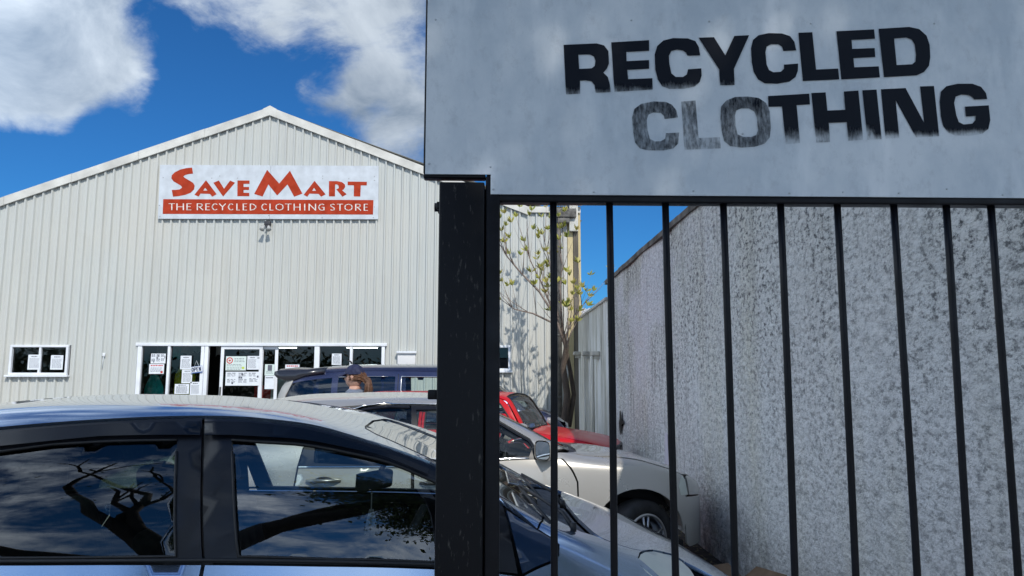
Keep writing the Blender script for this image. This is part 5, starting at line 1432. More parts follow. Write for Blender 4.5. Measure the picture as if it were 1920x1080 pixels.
SV.panel('front_door_frame', [('L', -1.76, 1.37), ('L', -1.5, 1.362), ('P', 900, 768), ('P', 937, 791), ('P', 994, 824), ('P', 1006, 838), ('P', 1002, 862), ('P', 937, 862), ('L', -1.76, .92)], FRAME, holes=[sgf], off=-.005, gap=.001)
SV.panel('rear_door_frame', [('L', -1.77, 1.37), ('L', -1.9, 1.37), ('P', 728, 758.5), ('P', 684, 764), ('P', 650, 774), ('P', 615, 798), ('P', 570, 838), ('P', 558, 874), ('L', -1.77, .92)], FRAME, holes=[sgr], off=-.005, gap=.001)
SV.panel('front_window', sgf, GLC, off=-.012, thick=0, gap=-.005); SV.panel('rear_window', sgr, GLC, off=-.012, thick=0, gap=-.005)
SV.strip('chrome_trim', [('P', 640, 776), ('P', 684, 761), ('P', 728, 756), ('L', -1.9, 1.375), ('L', -1.5, 1.368), ('P', 900, 765)], .006, CHROME, .002, (-1, 1))
SV.strip('waist_trim', [('P', 560, 876), ('L', -1.75, .92), ('P', 937, 861), ('P', 1000, 860)], .008, CHROME, .002, (-1, 1))
SV.panel('front_door', [('L', -1.74, .915), ('P', 937, 864), ('P', 1020, 862), ('P', 1052, 860), ('P', 1068, 877), ('P', 1082, 904), ('P', 1083.7, 950), ('L', -.72, .29), ('L', -1.74, .28)], PSILV)
SV.panel('rear_door', [('L', -1.76, .915), ('P', 559, 877), ('P', 552, 915), ('L', -2.42, .62), ('L', -2.22, .40), ('L', -2.2, .28), ('L', -1.76, .28)], PSILV)
SV.panel('rear_quarter', [('P', 557, 877), ('P', 568, 840), ('P', 612, 798), ('L', -2.62, 1.325), ('L', -3.25, 1.15), ('T', -3.55, .42), ('L', -3.6, .93), ('L', -3.62, .30), ('L', -3.02, .3)] + arc(-2.62, .31, .39, 178, 10, 16) + [('L', -2.42, .62), ('P', 550, 915)], PSILV)
SV.panel('fender', [('P', 1055, 860), ('P', 1070, 876), ('P', 1084, 904), ('P', 1085.5, 950), ('L', -.70, .29), ('L', -.41, .29)] + arc(0, .325, .395, 175, 5, 20) + [('L', .42, .45), ('P', 1283, 898), ('P', 1281, 892), ('P', 1254, 880), ('P', 1200, 864), ('P', 1146, 857), ('P', 1066, 849), ('P', 1033, 852), ('P', 1020, 860)], PSILV)
SV.panel('hood', [('T', -.38, 0), ('T', -.40, .4), ('T', -.44, .62), ('P', 1064, 848), ('P', 1146, 855), ('P', 1200, 862), ('P', 1254, 878), ('P', 1277, 889), ('V', .66, 1.45), ('V', .73, 1.65), ('V', .755, VC)], PSILV, full=True)
SV.panel('cowl', [('T', -.43, 0), ('T', -.46, .4), ('T', -.5, .63), ('P', 1040, 851), ('P', 1063, 848.5), ('T', -.41, .62), ('T', -.41, .4), ('T', -.385, 0)], BLACKPL, full=True, off=-.01)
SV.panel('headlight', [('P', 1278, 893), ('P', 1284, 899), ('P', 1287, 914), ('P', 1290, 928), ('P', 1276, 929), ('P', 1272, 912)], LENS, off=.003)
SV.panel('front_bumper', [('L', .41, .44), ('P', 1266, 937), ('P', 1289, 931), ('V', .95, .42), ('V', SV.u1 - .002, .42), ('V', SV.u1 - .002, .02), ('V', .5, .02), ('L', .43, .27)], PSILV)
SV.panel('nose', [('P', 1285, 893), ('P', 1290, 912), ('P', 1292, 928), ('V', .95, .44), ('V', SV.u1 - .002, .44), ('V', SV.u1 - .002, VC), ('V', .765, VC), ('V', .74, 1.65), ('V', .68, 1.45)], PSILV, full=True)
SV.panel('rear_bumper', [('V', SV.u0 + .002, .02), ('V', SV.u0 + .002, 1.2), ('L', -3.61, .9), ('L', -3.63, .28), ('V', -3.5, .02)], PSILV)
SV.panel('sill', [('L', -2.2, .275), ('L', -.45, .285), ('L', -.45, .23), ('L', -2.2, .23)], PSILV, gap=.001)
shell(SV, -3.3, -.42)
SV.panel('wheel_liner', [('V', -.5, .02), ('V', .55, .02), ('V', .6, 1.0), ('V', -.5, 1.0)], UNDER, off=-.30, thick=0, gap=0, step=.1)
SV.panel('wheel_liner', [('V', -3.4, .02), ('V', -2.3, .02), ('V', -2.3, .7), ('V', -3.4, .7)], UNDER, off=-.25, thick=0, gap=0, step=.1)
wheel(SV.root, .02, -.77, .315, .215, 5, 24, -1); wheel(SV.root, .02, .77, .315, .215, 5, 24, 1)
wheel(SV.root, -2.62, -.77, .315, .215, 5, 0, -1); wheel(SV.root, -2.62, .77, .315, .215, 5, 0, 1)
mirror(SV, -.84, 1.02, .80, PSILV, -1, (.11, .17, .15), rot=32); mirror(SV, -.84, 1.02, .80, PSILV, 1, (.11, .17, .15), rot=15)
door_handle(SV, -1.60, .80, BLACKPL); 
hx = SV.Mi @ at(604, 911, 5.45)
door_handle(SV, hx.x, .83, pbr('handle_metal', (.25, .25, .24), .3, .8), w_=.24)
for (x_, y_) in ((-1.6, -.36), (-1.6, .36)): seat(SV.root, x_, y_, INTER2, .58)
seat(SV.root, -2.5, 0, INTER2, .56, 1.2, .2, 'rear_seat', False)
MB().box((-.95, -.68, .6), (-.55, .68, .88), .05).build('dashboard', INTER, SV.root)
c_ = Vector((-1.05, -.36, .88)); ring = [c_ + rm @ Vector((.185 * cos(2 * pi * i / 28), .185 * sin(2 * pi * i / 28), 0)) for i in range(29)]
MB().tube(ring, .015, 8, cap=False).tube([ring[0], c_, ring[14]], .018, 6).build('steering_wheel', INTER, SV.root)

# ---------------------------------------------------------------- red hatchback
RD = Car('red_hatchback', (.62, 9.95), -16, -2.85, 1.10, .3, .22,
         W=[(-2.85, .74), (-2.2, .79), (.6, .79), (1.1, .74)], zw=[(-2.8, .6), (1, .6)], zb=[(-2.8, .93), (-.3, .92), (.3, .86), (1.1, .74)], Wb=[(-2.8, .70), (-2, .765), (.4, .76), (1.1, .72)],
         zr=[(-2.85, .96), (-2.6, 1.20), (-2.45, 1.335), (-2.2, 1.355), (-1.2, 1.365), (-.36, 1.362), (-.24, 1.325), (-.10, 1.14), (.03, .95), (.2, .915), (.6, .86), (.95, .79), (1.1, .73)],
         Wr=[(-2.85, .55), (-2.4, .585), (-.5, .585), (-.2, .63), (.05, .69), (.6, .69), (1.1, .66)],
         zc=[(-2.85, .99), (-2.6, 1.27), (-2.45, 1.395), (-2.2, 1.425), (-1.2, 1.432), (-.36, 1.418), (-.25, 1.385), (-.10, 1.18), (.03, .985), (.2, .955), (.6, .90), (.95, .82), (1.1, .75)],
         label='boxy red hatchback seen between the gate post and the ribbed wall', cat='car', group='cars parked in the yard')
rws = [('T', -.29, 0), ('T', -.285, .3), ('T', -.27, .53), ('T', -.16, .575), ('T', -.03, .635), ('T', .03, .5), ('T', .05, .3), ('T', .055, 0)]
RD.panel('roof', [('T', -2.5, 0), ('T', -2.5, .5), ('L', -2.5, 1.30), ('L', -2.2, 1.345), ('L', -1.2, 1.355), ('L', -.36, 1.352), ('L', -.25, 1.31), ('L', -.12, 1.13), ('L', .0, .945), ('L', .05, .945)] + rws[::-1][3:], PRED, full=True, gap=.001)
RD.panel('windscreen', rws, GLC, full=True, off=-.004, thick=0)
RD.strip('windscreen_seal', rws, .011, RUBBER, 0, (-1, 1))
rg = [('L', -1.30, 1.30), ('L', -.44, 1.305), ('L', -.33, 1.28), ('L', -.18, 1.08), ('L', -.12, .96), ('L', -1.30, .96)]
rg2 = [('L', -1.40, 1.30), ('L', -2.25, 1.28), ('L', -2.35, 1.0), ('L', -2.3, .96), ('L', -1.40, .96)]
RD.panel('side_window', rg, GLC, off=-.010, thick=0, gap=-.005); RD.panel('side_window', rg2, GLC, off=-.010, thick=0, gap=-.005)
RD.panel('door_frame', [('L', -1.345, 1.35), ('L', -.37, 1.349), ('L', -.26, 1.305), ('L', -.13, 1.12), ('L', -.01, .94), ('L', -1.345, .94)], PRED, holes=[rg], off=-.004, gap=.001)
RD.panel('rear_side_frame', [('L', -1.355, 1.35), ('L', -2.2, 1.342), ('L', -2.5, 1.29), ('L', -2.62, 1.1), ('L', -2.7, .94), ('L', -1.355, .94)], PRED, holes=[rg2], off=-.004, gap=.001)
for rgx in (rg, rg2): RD.strip('window_seal', rgx + [rgx[0]], .010, RUBBER, .0, (-1, 1))
RD.panel('front_door', [('L', -1.345, .935), ('L', .03, .935), ('L', .1, .6), ('L', .0, .28), ('L', -1.345, .28)], PRED)
RD.panel('rear_quarter', [('L', -1.355, .935), ('L', -2.72, .93), ('L', -2.74, .35), ('L', -2.35, .3)] + arc(-1.98, .29, .34, 178, 2, 14) + [('L', -1.6, .28), ('L', -1.355, .28)], PRED)
RD.panel('fender', [('L', .04, .935), ('L', .11, .6), ('L', .02, .28), ('L', .1, .28)] + arc(.46, .29, .34, 178, 2, 14) + [('L', .86, .3), ('L', 1.0, .45), ('L', 1.02, .70), ('T', .98, .67), ('T', .5, .68), ('T', .07, .675)], PRED)
RD.panel('hood', [('T', .065, 0), ('T', .06, .4), ('T', .075, .66), ('T', .5, .67), ('T', .97, .66), ('T', 1.05, .5), ('T', 1.08, 0)], PRED, full=True)
RD.panel('front_bumper', [('L', 1.0, .44), ('L', 1.02, .69), ('T', .99, .66), ('V', 1.09, 1.45), ('V', 1.115, VC), ('V', RD.u1 - .002, VC), ('V', RD.u1 - .002, .05), ('L', .87, .29)], BLACKPL, full=True)
RD.panel('rear_panel', [('V', RD.u0 + .002, .05), ('V', RD.u0 + .002, VC - .1), ('L', -2.74, .92), ('L', -2.74, .35)], PRED)
RD.panel('rear_screen', [('T', -2.52, 0), ('T', -2.52, .5), ('T', -2.78, .5), ('T', -2.8, 0)], GLC, full=True, off=-.004, thick=0)
shell(RD, -2.6, .05)
RD.panel('wheel_liner', [('V', .0, .02), ('V', .95, .02), ('V', .95, .9), ('V', .0, .9)], UNDER, off=-.2, thick=0, gap=0, step=.1)
for (x_, sd) in ((.46, -1), (.46, 1), (-1.98, -1), (-1.98, 1)): wheel(RD.root, x_, sd * .70, .28, .17, 6, 0, sd, .17)
mirror(RD, -.02, .985, .72, pbr('mirror_grey', (.3, .3, .31), .4), -1, (.07, .16, .11)); mirror(RD, -.02, .985, .72, pbr('mirror_grey', (.3, .3, .31), .4), 1, (.07, .16, .11))
for (x_, y_) in ((-.95, -.34), (-.95, .34)): seat(RD.root, x_, y_, INTER, .54, .44)
seat(RD.root, -1.9, 0, INTER, .5, 1.1, .2, 'rear_seat', False)
MB().box((-.25, -.62, .6), (.0, .62, .90), .05).build('dashboard', INTER, RD.root)
b = MB()
for s_ in (-1, 1): b.tube([(-.9, s_ * .5, 1.45), (-.9, s_ * .5, 1.42)], .01, 6)
tag(MB().box((-.10, -.33, .93), (.0, -.10, 1.02), .03).build('dash_cloth', pbr('blue_cloth', (.03, .10, .35), .7), None, RD.M), 'bright blue cloth lying on the red car dashboard', 'cloth')

# ---------------------------------------------------------------- navy people carrier
VN = Car('navy_minivan', (-1.1, 12.66), 0, -2.4, 2.4, .25, .4,
         W=[(-2.4, .80), (-2, .86), (1.6, .87), (2.4, .80)], zw=[(-2.3, .7), (2.3, .65)], zb=[(-2.4, 1.12), (-1, 1.10), (1.2, 1.06), (1.9, .98), (2.4, .8)], Wb=[(-2.4, .76), (-1.6, .84), (1.4, .84), (2.4, .76)],
         zr=[(-2.4, 1.10), (-2.25, 1.45), (-2.05, 1.66), (-1.6, 1.73), (-.8, 1.76), (.5, 1.74), (.9, 1.62), (1.3, 1.38), (1.7, 1.13), (2.0, 1.05), (2.4, .84)],
         Wr=[(-2.4, .6), (-2, .64), (.5, .66), (1.2, .70), (1.8, .74), (2.4, .66)],
         zc=[(-2.4, 1.15), (-2.25, 1.52), (-2.05, 1.74), (-1.6, 1.82), (-.8, 1.855), (.2, 1.86), (.7, 1.80), (1.1, 1.60), (1.6, 1.28), (1.9, 1.16), (2.2, 1.02), (2.4, .88)],
         label='dark navy people carrier parked nearest the shopfront, its tailgate spoiler raised', cat='car', group='cars parked in the yard')
vws = [('T', .72, 0), ('T', .74, .4), ('T', .82, .61), ('T', 1.2, .67), ('T', 1.58, .70), ('T', 1.68, .4), ('T', 1.72, 0)]
vd = [('L', -2.12, 1.60), ('L', -1.6, 1.70), ('L', -.8, 1.73), ('L', .5, 1.71), ('L', .9, 1.59), ('L', 1.3, 1.36), ('L', 1.66, 1.13)]
VN.panel('roof', [('T', -2.12, 0), ('T', -2.12, .5)] + vd + vws[::-1][2:], PNAVY, full=True, gap=.001)
VN.panel('windscreen', vws, GLC, full=True, off=-.004, thick=0)
vg1 = [('L', -2.08, 1.52), ('L', -1.42, 1.62), ('L', -1.42, 1.16), ('L', -2.22, 1.18)]
vg2 = [('L', -.32, 1.64), ('L', .45, 1.63), ('L', .45, 1.13), ('L', -.32, 1.14)]
vg4 = [('L', -1.32, 1.63), ('L', -.42, 1.64), ('L', -.42, 1.14), ('L', -1.32, 1.15)]
vg3 = [('L', .55, 1.62), ('L', .80, 1.56), ('L', 1.25, 1.30), ('L', 1.42, 1.10), ('L', .55, 1.12)]
VN.panel('window_frame', [('L', -2.26, 1.15)] + vd + [('L', 1.6, 1.08)], PNAVY, holes=[vg1, vg2, vg3, vg4], off=-.004, gap=.001)
GLV = glass('van_glass_dark', (.05, .07, .16), 1.8, 0, 1.2)
for q, m_ in ((vg1, GLV), (vg4, GLV), (vg2, GLC), (vg3, GLC)): VN.panel('side_window', q, m_, off=-.010, thick=0, gap=-.005)
VN.strip('window_trim', [vg2[3], vg2[0], vg2[1]], .010, pbr('alloy', (.55, .56, .58), .28, 1.0), .0, (-1,))
VN.strip('window_trim', [vg4[0], vg4[1]], .006, pbr('alloy', (.55, .56, .58), .28, 1.0), .0, (-1,))
DPIL = pbr('pillar_silver_grey', (.42, .42, .40), .5, .2, var=(5, .2))
VN.panel('rear_pillar', [('L', -2.16, 1.575), ('L', -2.03, 1.60), ('L', -2.06, 1.52), ('L', -2.22, 1.16), ('L', -2.37, 1.14), ('L', -2.36, 1.20)], DPIL, off=.004, gap=0)
VN.panel('rear_screen', [('T', -2.13, 0), ('T', -2.13, .5), ('T', -2.34, .55), ('T', -2.36, 0)], GLV, full=True, off=-.004, thick=0)
VN.panel('body_side', [('L', -2.37, 1.12), ('L', -1, 1.10), ('L', 1.55, 1.06), ('T', 1.75, .70), ('T', 2.2, .68), ('L', 2.3, .80), ('L', 2.32, .3), ('L', 1.93, .3)] + arc(1.52, .32, .40, 2, 178, 14) + [('L', -1.0, .28)] + arc(-1.42, .32, .40, 2, 178, 14) + [('L', -2.34, .3)], PNAVY)
VN.panel('hood', [('T', 1.75, 0), ('T', 1.74, .4), ('T', 1.76, .69), ('T', 2.2, .67), ('T', 2.3, .5), ('T', 2.36, 0)], PNAVY, full=True)
VN.panel('front_bumper', [('L', 2.31, .79), ('L', 2.33, .3), ('V', VN.u1 - .002, .05), ('V', VN.u1 - .002, VC), ('V', 2.40, VC), ('V', 2.38, 1.45)], PNAVY, full=True)
VN.panel('rear_panel', [('V', VN.u0 + .002, .05), ('V', VN.u0 + .002, VC - .5), ('L', -2.37, 1.1), ('L', -2.35, .3)], PNAVY)
for x_ in (-.37, .50):
    VN.strip('door_seam', [('L', x_, 1.68), ('L', x_, 1.1), ('L', x_, .3)], .005, RUBBER, -.001, (-1, 1))
shell(VN, -2.2, 2.0)
for (x_, sd) in ((1.52, -1), (1.52, 1), (-1.42, -1), (-1.42, 1)): wheel(VN.root, x_, sd * .77, .32, .2, 6, 0, sd)
mirror(VN, 1.35, 1.15, .86, PNAVY, -1); mirror(VN, 1.35, 1.15, .86, PNAVY, 1)
# raised spoiler over the tailgate: thin wing with a dark underside and sweeping end
b = MB(); st = []
pts = [(-1.55, 1.80, 1.70), (-1.85, 1.77, 1.66), (-2.02, 1.775, 1.59), (-2.18, 1.775, 1.59), (-2.30, 1.765, 1.63), (-2.34, 1.74, 1.67)]
for (x_, zt_, zb2) in pts:
    for (yy, k) in ((-.72, 0), (-.69, .7), (-.5, 1), (0, 1.15), (.5, 1), (.69, .7), (.72, 0)): st.append((x_, yy, zb2 + (zt_ - zb2) * k))
    for yy in (.69, .5, 0, -.5, -.69): st.append((x_, yy, zb2 - .01))
n = 12
fs = [(j * n + i, j * n + (i + 1) % n, (j + 1) * n + (i + 1) % n, (j + 1) * n + i) for j in range(len(pts) - 1) for i in range(n)]
fs += [tuple(range(n)), tuple(range((len(pts) - 1) * n, len(pts) * n))]
b.add(st, fs, True); b.build('spoiler', pbr('spoiler_black', (.02, .022, .03), .25, coat=.6), VN.root)
MB().tube([(-1.25, 0, 1.86), (-1.27, 0, 1.90), (-1.34, 0, 1.925)], [.02, .014, .005], 8).build('aerial', BLACKPL, VN.root)
for (x_, y_) in ((.35, -.38), (.35, .38), (-.55, -.38), (-.55, .38)): seat(VN.root, x_, y_, INTER, .66, .5, .18)
MB().box((1.0, -.7, .6), (1.4, .7, 1.02), .05).build('dashboard', INTER, VN.root)

# ---------------------------------------------------------------- person in a navy cap
def make_person(loc, rz):
    root = empty('person', loc, R(rz), label='person in a navy cap with a brown ponytail standing beside the navy minivan', cat='person')
    H = 1.70; J = {}
    verts = []; edges = []; rad = []
    def v(p, r, par=None):
        verts.append(p); rad.append(r)
        if par is not None: edges.append((par, len(verts) - 1))
        return len(verts) - 1
    pel = v((0, 0, .95), (.15, .11)); sp1 = v((0, 0, 1.10), (.135, .10), pel); sp2 = v((.005, 0, 1.28), (.15, .11), sp1); ch = v((0, 0, 1.38), (.13, .10), sp2)
    nk = v((.0, 0, 1.45), (.055, .055), ch); nk2 = v((.012, 0, 1.52), (.05, .052), nk)
    for s in (-1, 1):
        hip = v((0, s * .09, .88), (.09, .095), pel); kn = v((.02, s * .10, .49), (.055, .06), hip); an = v((-.01, s * .105, .10), (.036, .042), kn); toe0 = v((.03, s * .11, .045), (.038, .034), an); v((.17, s * .125, .028), (.035, .02), toe0)
        sh = v((0, s * .175, 1.37), (.055, .055), ch); el = v((-.02, s * .235, 1.09), (.04, .04), sh); wr = v((.06, s * .23, .86), (.026, .028), el); pm = v((.075, s * .225, .79), (.034, .02), wr)
        for k, (dy, L_) in enumerate(((.026, .062), (.009, .07), (-.009, .066), (-.026, .052))):
            f0 = v((.08 + dy, s * .225, .75), (.0085, .0085), pm); f1 = v((.095 + dy, s * .218, .75 - L_ * .55), (.0078, .0078), f0); v((.095 + dy * .8, s * .205, .75 - L_), (.0068, .0068), f1)
        t0 = v((.115, s * .215, .795), (.010, .010), pm); v((.128, s * .205, .755), (.0085, .0085), t0)
    me = bpy.data.meshes.new('body'); me.from_pydata(verts, edges, [])
    o = bpy.data.objects.new('body', me); COL.objects.link(o)
    md = o.modifiers.new('skin', 'SKIN')
    for i, sv in enumerate(me.skin_vertices[0].data):
        sv.radius = rad[i]; sv.use_root = (i == 0)
    o.modifiers.new('sub', 'SUBSURF').levels = 2
    dg = bpy.context.evaluated_depsgraph_get(); ev = o.evaluated_get(dg); m2 = bpy.data.meshes.new_from_object(ev)
    bpy.data.objects.remove(o)
    # head joined into the same mesh
    bm = bmesh.new(); bm.from_mesh(m2); hb = bmesh.new(); bmesh.ops.create_uvsphere(hb, u_segments=40, v_segments=28, radius=1)
    for q in hb.verts:
        x, y, z = q.co
        w_ = .074 * (1 - .22 * max(0, -z)); d_ = .096
        X_ = x * d_; Y_ = y * w_; Z_ = z * .118
        if z < -.1 and x > 0: X_ += .012 * (-z)
        if x > .5:
            X_ += .022 * math.exp(-((y * w_) / .012) ** 2 - ((Z_ + .015) / .022) ** 2)
            X_ -= .010 * math.exp(-((abs(Y_) - .032) / .014) ** 2 - ((Z_ - .012) / .014) ** 2)
            X_ += .007 * math.exp(-((Y_) / .024) ** 2 - ((Z_ + .055) / .006) ** 2) + .008 * math.exp(-((Y_) / .022) ** 2 - ((Z_ + .069) / .007) ** 2)
        Y_ += math.copysign(.016, y) * math.exp(-((X_ + .005) / .018) ** 2 - ((Z_ + .0) / .03) ** 2) if abs(y) > .6 else 0
        q.co = Vector((X_ + .025, Y_, Z_ + 1.60))
    t_ = bpy.data.meshes.new('t'); hb.to_mesh(t_); bm.from_mesh(t_); bm.to_mesh(m2)
    for p in m2.polygons: p.use_smooth = True
    m2.materials.clear(); m2.materials.append(pbr('skin', (.52, .30, .22), .55))
    bo = bpy.data.objects.new('body', m2); COL.objects.link(bo); bo.parent = root
    # clothing: shells just outside the body surface
    def shellpart(name, cond, off, mat_):
        b2 = bmesh.new(); b2.from_mesh(m2); b2.normal_update()
        bmesh.ops.delete(b2, geom=[f for f in b2.faces if not all(cond(w2.co) for w2 in f.verts)], context='FACES')
        nn = {w2: w2.normal.copy() for w2 in b2.verts}
        for w2 in b2.verts: w2.co += nn[w2] * (off + .006 * noise.noise(w2.co * 14))
        mm = bpy.data.meshes.new(name); b2.to_mesh(mm); mm.materials.append(mat_)
        for p in mm.polygons: p.use_smooth = True
        oo = bpy.data.objects.new(name, mm); COL.objects.link(oo); oo.parent = root
    shellpart('jacket', lambda c: .90 < c.z < 1.47 and not (abs(c.y) > .17 and c.z < .90), .014, pbr('jacket_blue_grey', (.16, .19, .25), .85, var=(20, .3)))
    shellpart('trousers', lambda c: .10 < c.z < .96 and abs(c.y) < .19, .012, pbr('trousers_dark', (.03, .035, .05), .85, var=(20, .3)))
    shellpart('shoes', lambda c: c.z < .085, .008, pbr('shoe', (.05, .05, .05), .6))
    # eyes
    for s in (-1, 1):
        MB().lathe([(-.009, .001), (-.006, .008), (0, .011), (.006, .008)], 'X', (.108, s * .032, 1.612), 12).build('eye', pbr('eye', (.1, .08, .07), .2), bo)
    # hair : strands from the scalp gathered into a loose tail at the back
    hr = MB(); r3 = random.Random(5)
    for k in range(520):
        a = r3.uniform(.35 * pi, 1.65 * pi); e = r3.uniform(-.35, .75)
        p = Vector((.02 + .10 * cos(a) * cos(e), .084 * sin(a) * cos(e), 1.605 + .115 * sin(e)))
        g_ = Vector((-.105 + r3.uniform(-.015, .015), r3.uniform(-.035, .035), 1.59 + r3.uniform(-.04, .03)))
        m_ = p.lerp(g_, .5) + (p - Vector((.02, 0, 1.6))).normalized() * .014
        hr.tube([p, m_, g_], [.0035, .0045, .003], 4, False)
    for k in range(240):
        g_ = Vector((-.085 + r3.uniform(-.02, .01), r3.uniform(-.04, .04), 1.61 + r3.uniform(-.04, .02)))
        ex = Vector((-.10 - r3.uniform(.0, .09), r3.uniform(-.06, .06), 1.44 - r3.uniform(-.05, .08)))
        hr.tube([g_, g_.lerp(ex, .4) + Vector((-.035, 0, .025)), ex], [.0045, .005, .001], 4, False)
    hr.build('hair', pbr('hair_brown', (.13, .055, .025), .45, var=(40, .5)), root)
    # cap
    cp = MB(); vs = []; nu, nv_ = 28, 9
    for j in range(nv_ + 1):
        e = pi / 2 * (j / nv_) ; 
        for i in range(nu):
            a = 2 * pi * i / nu; vs.append((.02 + .112 * cos(a) * cos(e), .092 * sin(a) * cos(e), 1.635 + .115 * sin(e) ** .9))
    cp.add(vs, [(j * nu + i, j * nu + (i + 1) % nu, (j + 1) * nu + (i + 1) % nu, (j + 1) * nu + i) for j in range(nv_) for i in range(nu)], True)
    bv = []
    for i in range(13):
        a = -1.05 + 2.1 * i / 12
        for (k, dz) in ((1.0, .004), (1.45, -.006), (1.8, -.028)):
            bv.append((.02 + .112 * cos(a) * k + (k - 1) * .03, .09 * sin(a) * (1 + (k - 1) * .1), 1.64 + dz))
    cp.add(bv, [(i * 3 + j, i * 3 + j + 1, i * 3 + j + 4, i * 3 + j + 3) for i in range(12) for j in range(2)], True)
    cp.build('cap', pbr('cap_navy', (.015, .02, .06), .8, var=(30, .3)), root)
    return root
pq = at(668, 711, 8.45)
make_person((pq.x, 8.45, 0), 168)


# ------------------------------------------------------------------ cardboard box at the foot of the wall
q = at(1335, 1078, 5.2)
cb = empty('cardboard_box', (1.62, 5.0, 0), R(20), label='open brown cardboard box at the foot of the pale wall', cat='box')
card = pbr('cardboard', (.15, .095, .055), .85, var=(10, .25))
b = MB(); W_, D_, H_ = .36, .34, .22
for (a, c_) in (((-W_ / 2, -D_ / 2, 0), (W_ / 2, -D_ / 2 + .005, H_)), ((-W_ / 2, D_ / 2 - .005, 0), (W_ / 2, D_ / 2, H_)), ((-W_ / 2, -D_ / 2 + .005, 0), (-W_ / 2 + .005, D_ / 2 - .005, H_)), ((W_ / 2 - .005, -D_ / 2 + .005, 0), (W_ / 2, D_ / 2 - .005, H_)), ((-W_ / 2 + .005, -D_ / 2 + .005, .003), (W_ / 2 - .005, D_ / 2 - .005, .008))): b.box(a, c_)
b.build('body', card, cb)
for (s_, ax) in ((-1, 0), (1, 0), (-1, 1), (1, 1)):
    if ax == 0: v = [(-W_ / 2, s_ * D_ / 2, H_), (W_ / 2, s_ * D_ / 2, H_), (W_ / 2 - .02, s_ * (D_ / 2 + .13), H_ - .07 * s_ * -1), (-W_ / 2 + .02, s_ * (D_ / 2 + .13), H_ - .06 * s_ * -1)]
    else: v = [(s_ * W_ / 2, -D_ / 2, H_), (s_ * W_ / 2, D_ / 2, H_), (s_ * (W_ / 2 + .1), D_ / 2 - .02, H_ + .07), (s_ * (W_ / 2 + .1), -D_ / 2 + .02, H_ + .08)]
    MB().add(v, [(0, 1, 2, 3)]).build('flap', card, cb)
# pale offcut board leaning on the wall
A1 = at(1240, 826, XW / ((1245 - 920) / F))
tag(MB().add([(XW - .05, 8.2, .55), (XW - .02, 8.55, .55), (XW - .012, 8.52, .98), (XW - .03, 8.32, .98)], [(0, 1, 2, 3)]).build('board_offcut', pbr('pale_board', (.55, .53, .6), .8)), 'small pale board leaning on the rendered wall behind silver car', 'board')

# ================================================================== LIGHT, SKY, CAMERA
SUN = Vector((.39, -1.05, 1.0)).normalized()
elev = math.asin(SUN.z); az = math.atan2(SUN.x, SUN.y)
sl_ = bpy.data.lights.new('sun', 'SUN'); sl_.energy = 3.3; sl_.angle = R(.55); sl_.color = (1, .95, .87)
so_ = bpy.data.objects.new('sun', sl_); COL.objects.link(so_)
so_.rotation_euler = SUN.to_track_quat('Z', 'Y').to_euler()
wd = bpy.data.worlds.new('World'); SC.world = wd; wd.use_nodes = True
N = wd.node_tree.nodes; Lk = wd.node_tree.links
bg = N['Background']
sk = N.new('ShaderNodeTexSky'); sk.sky_type = 'NISHITA'; sk.sun_disc = False; sk.sun_elevation = elev; sk.sun_rotation = az
sk.air_density = 1.0; sk.dust_density = .3; sk.ozone_density = 3.0
def wm(op, a, b_=None, c_=None, clamp=False):
    q = N.new('ShaderNodeMath'); q.operation = op; q.use_clamp = clamp
    for i, s_ in enumerate((a, b_, c_)):
        if s_ is None: continue
        if isinstance(s_, (int, float)): q.inputs[i].default_value = s_
        else: Lk.new(s_, q.inputs[i])
    return q.outputs[0]
tcw = N.new('ShaderNodeTexCoord')
nrm = N.new('ShaderNodeVectorMath'); nrm.operation = 'NORMALIZE'; Lk.new(tcw.outputs['Generated'], nrm.inputs[0])
sepw = N.new('ShaderNodeSeparateXYZ'); Lk.new(nrm.outputs[0], sepw.inputs[0])
# flatten direction onto a cloud layer
cmb = N.new('ShaderNodeVectorMath'); cmb.operation = 'MULTIPLY'; Lk.new(nrm.outputs[0], cmb.inputs[0]); cmb.inputs[1].default_value = (1, 1, 1.7)
def wn(scale, det=9, ro=.55, off=(0, 0, 0), dist=0.):
    mp = N.new('ShaderNodeMapping'); mp.inputs['Location'].default_value = off; Lk.new(cmb.outputs[0], mp.inputs[0])
    n_ = N.new('ShaderNodeTexNoise'); n_.inputs['Scale'].default_value = scale; n_.inputs['Detail'].default_value = det; n_.inputs['Roughness'].default_value = ro; n_.inputs['Distortion'].default_value = dist
    Lk.new(mp.outputs[0], n_.inputs[0]); return n_.outputs[0]
def blob(px, py, r_deg, amp):
    d = ray(px, py).normalized()
    dt = N.new('ShaderNodeVectorMath'); dt.operation = 'DOT_PRODUCT'; Lk.new(nrm.outputs[0], dt.inputs[0]); dt.inputs[1].default_value = d
    r = N.new('ShaderNodeMapRange'); r.interpolation_type = 'SMOOTHSTEP'
    r.inputs[1].default_value = cos(R(r_deg)); r.inputs[2].default_value = cos(R(r_deg * .25)); r.inputs[3].default_value = 0; r.inputs[4].default_value = amp
    Lk.new(dt.outputs['Value'], r.inputs[0]); return r.outputs[0]
acc = None
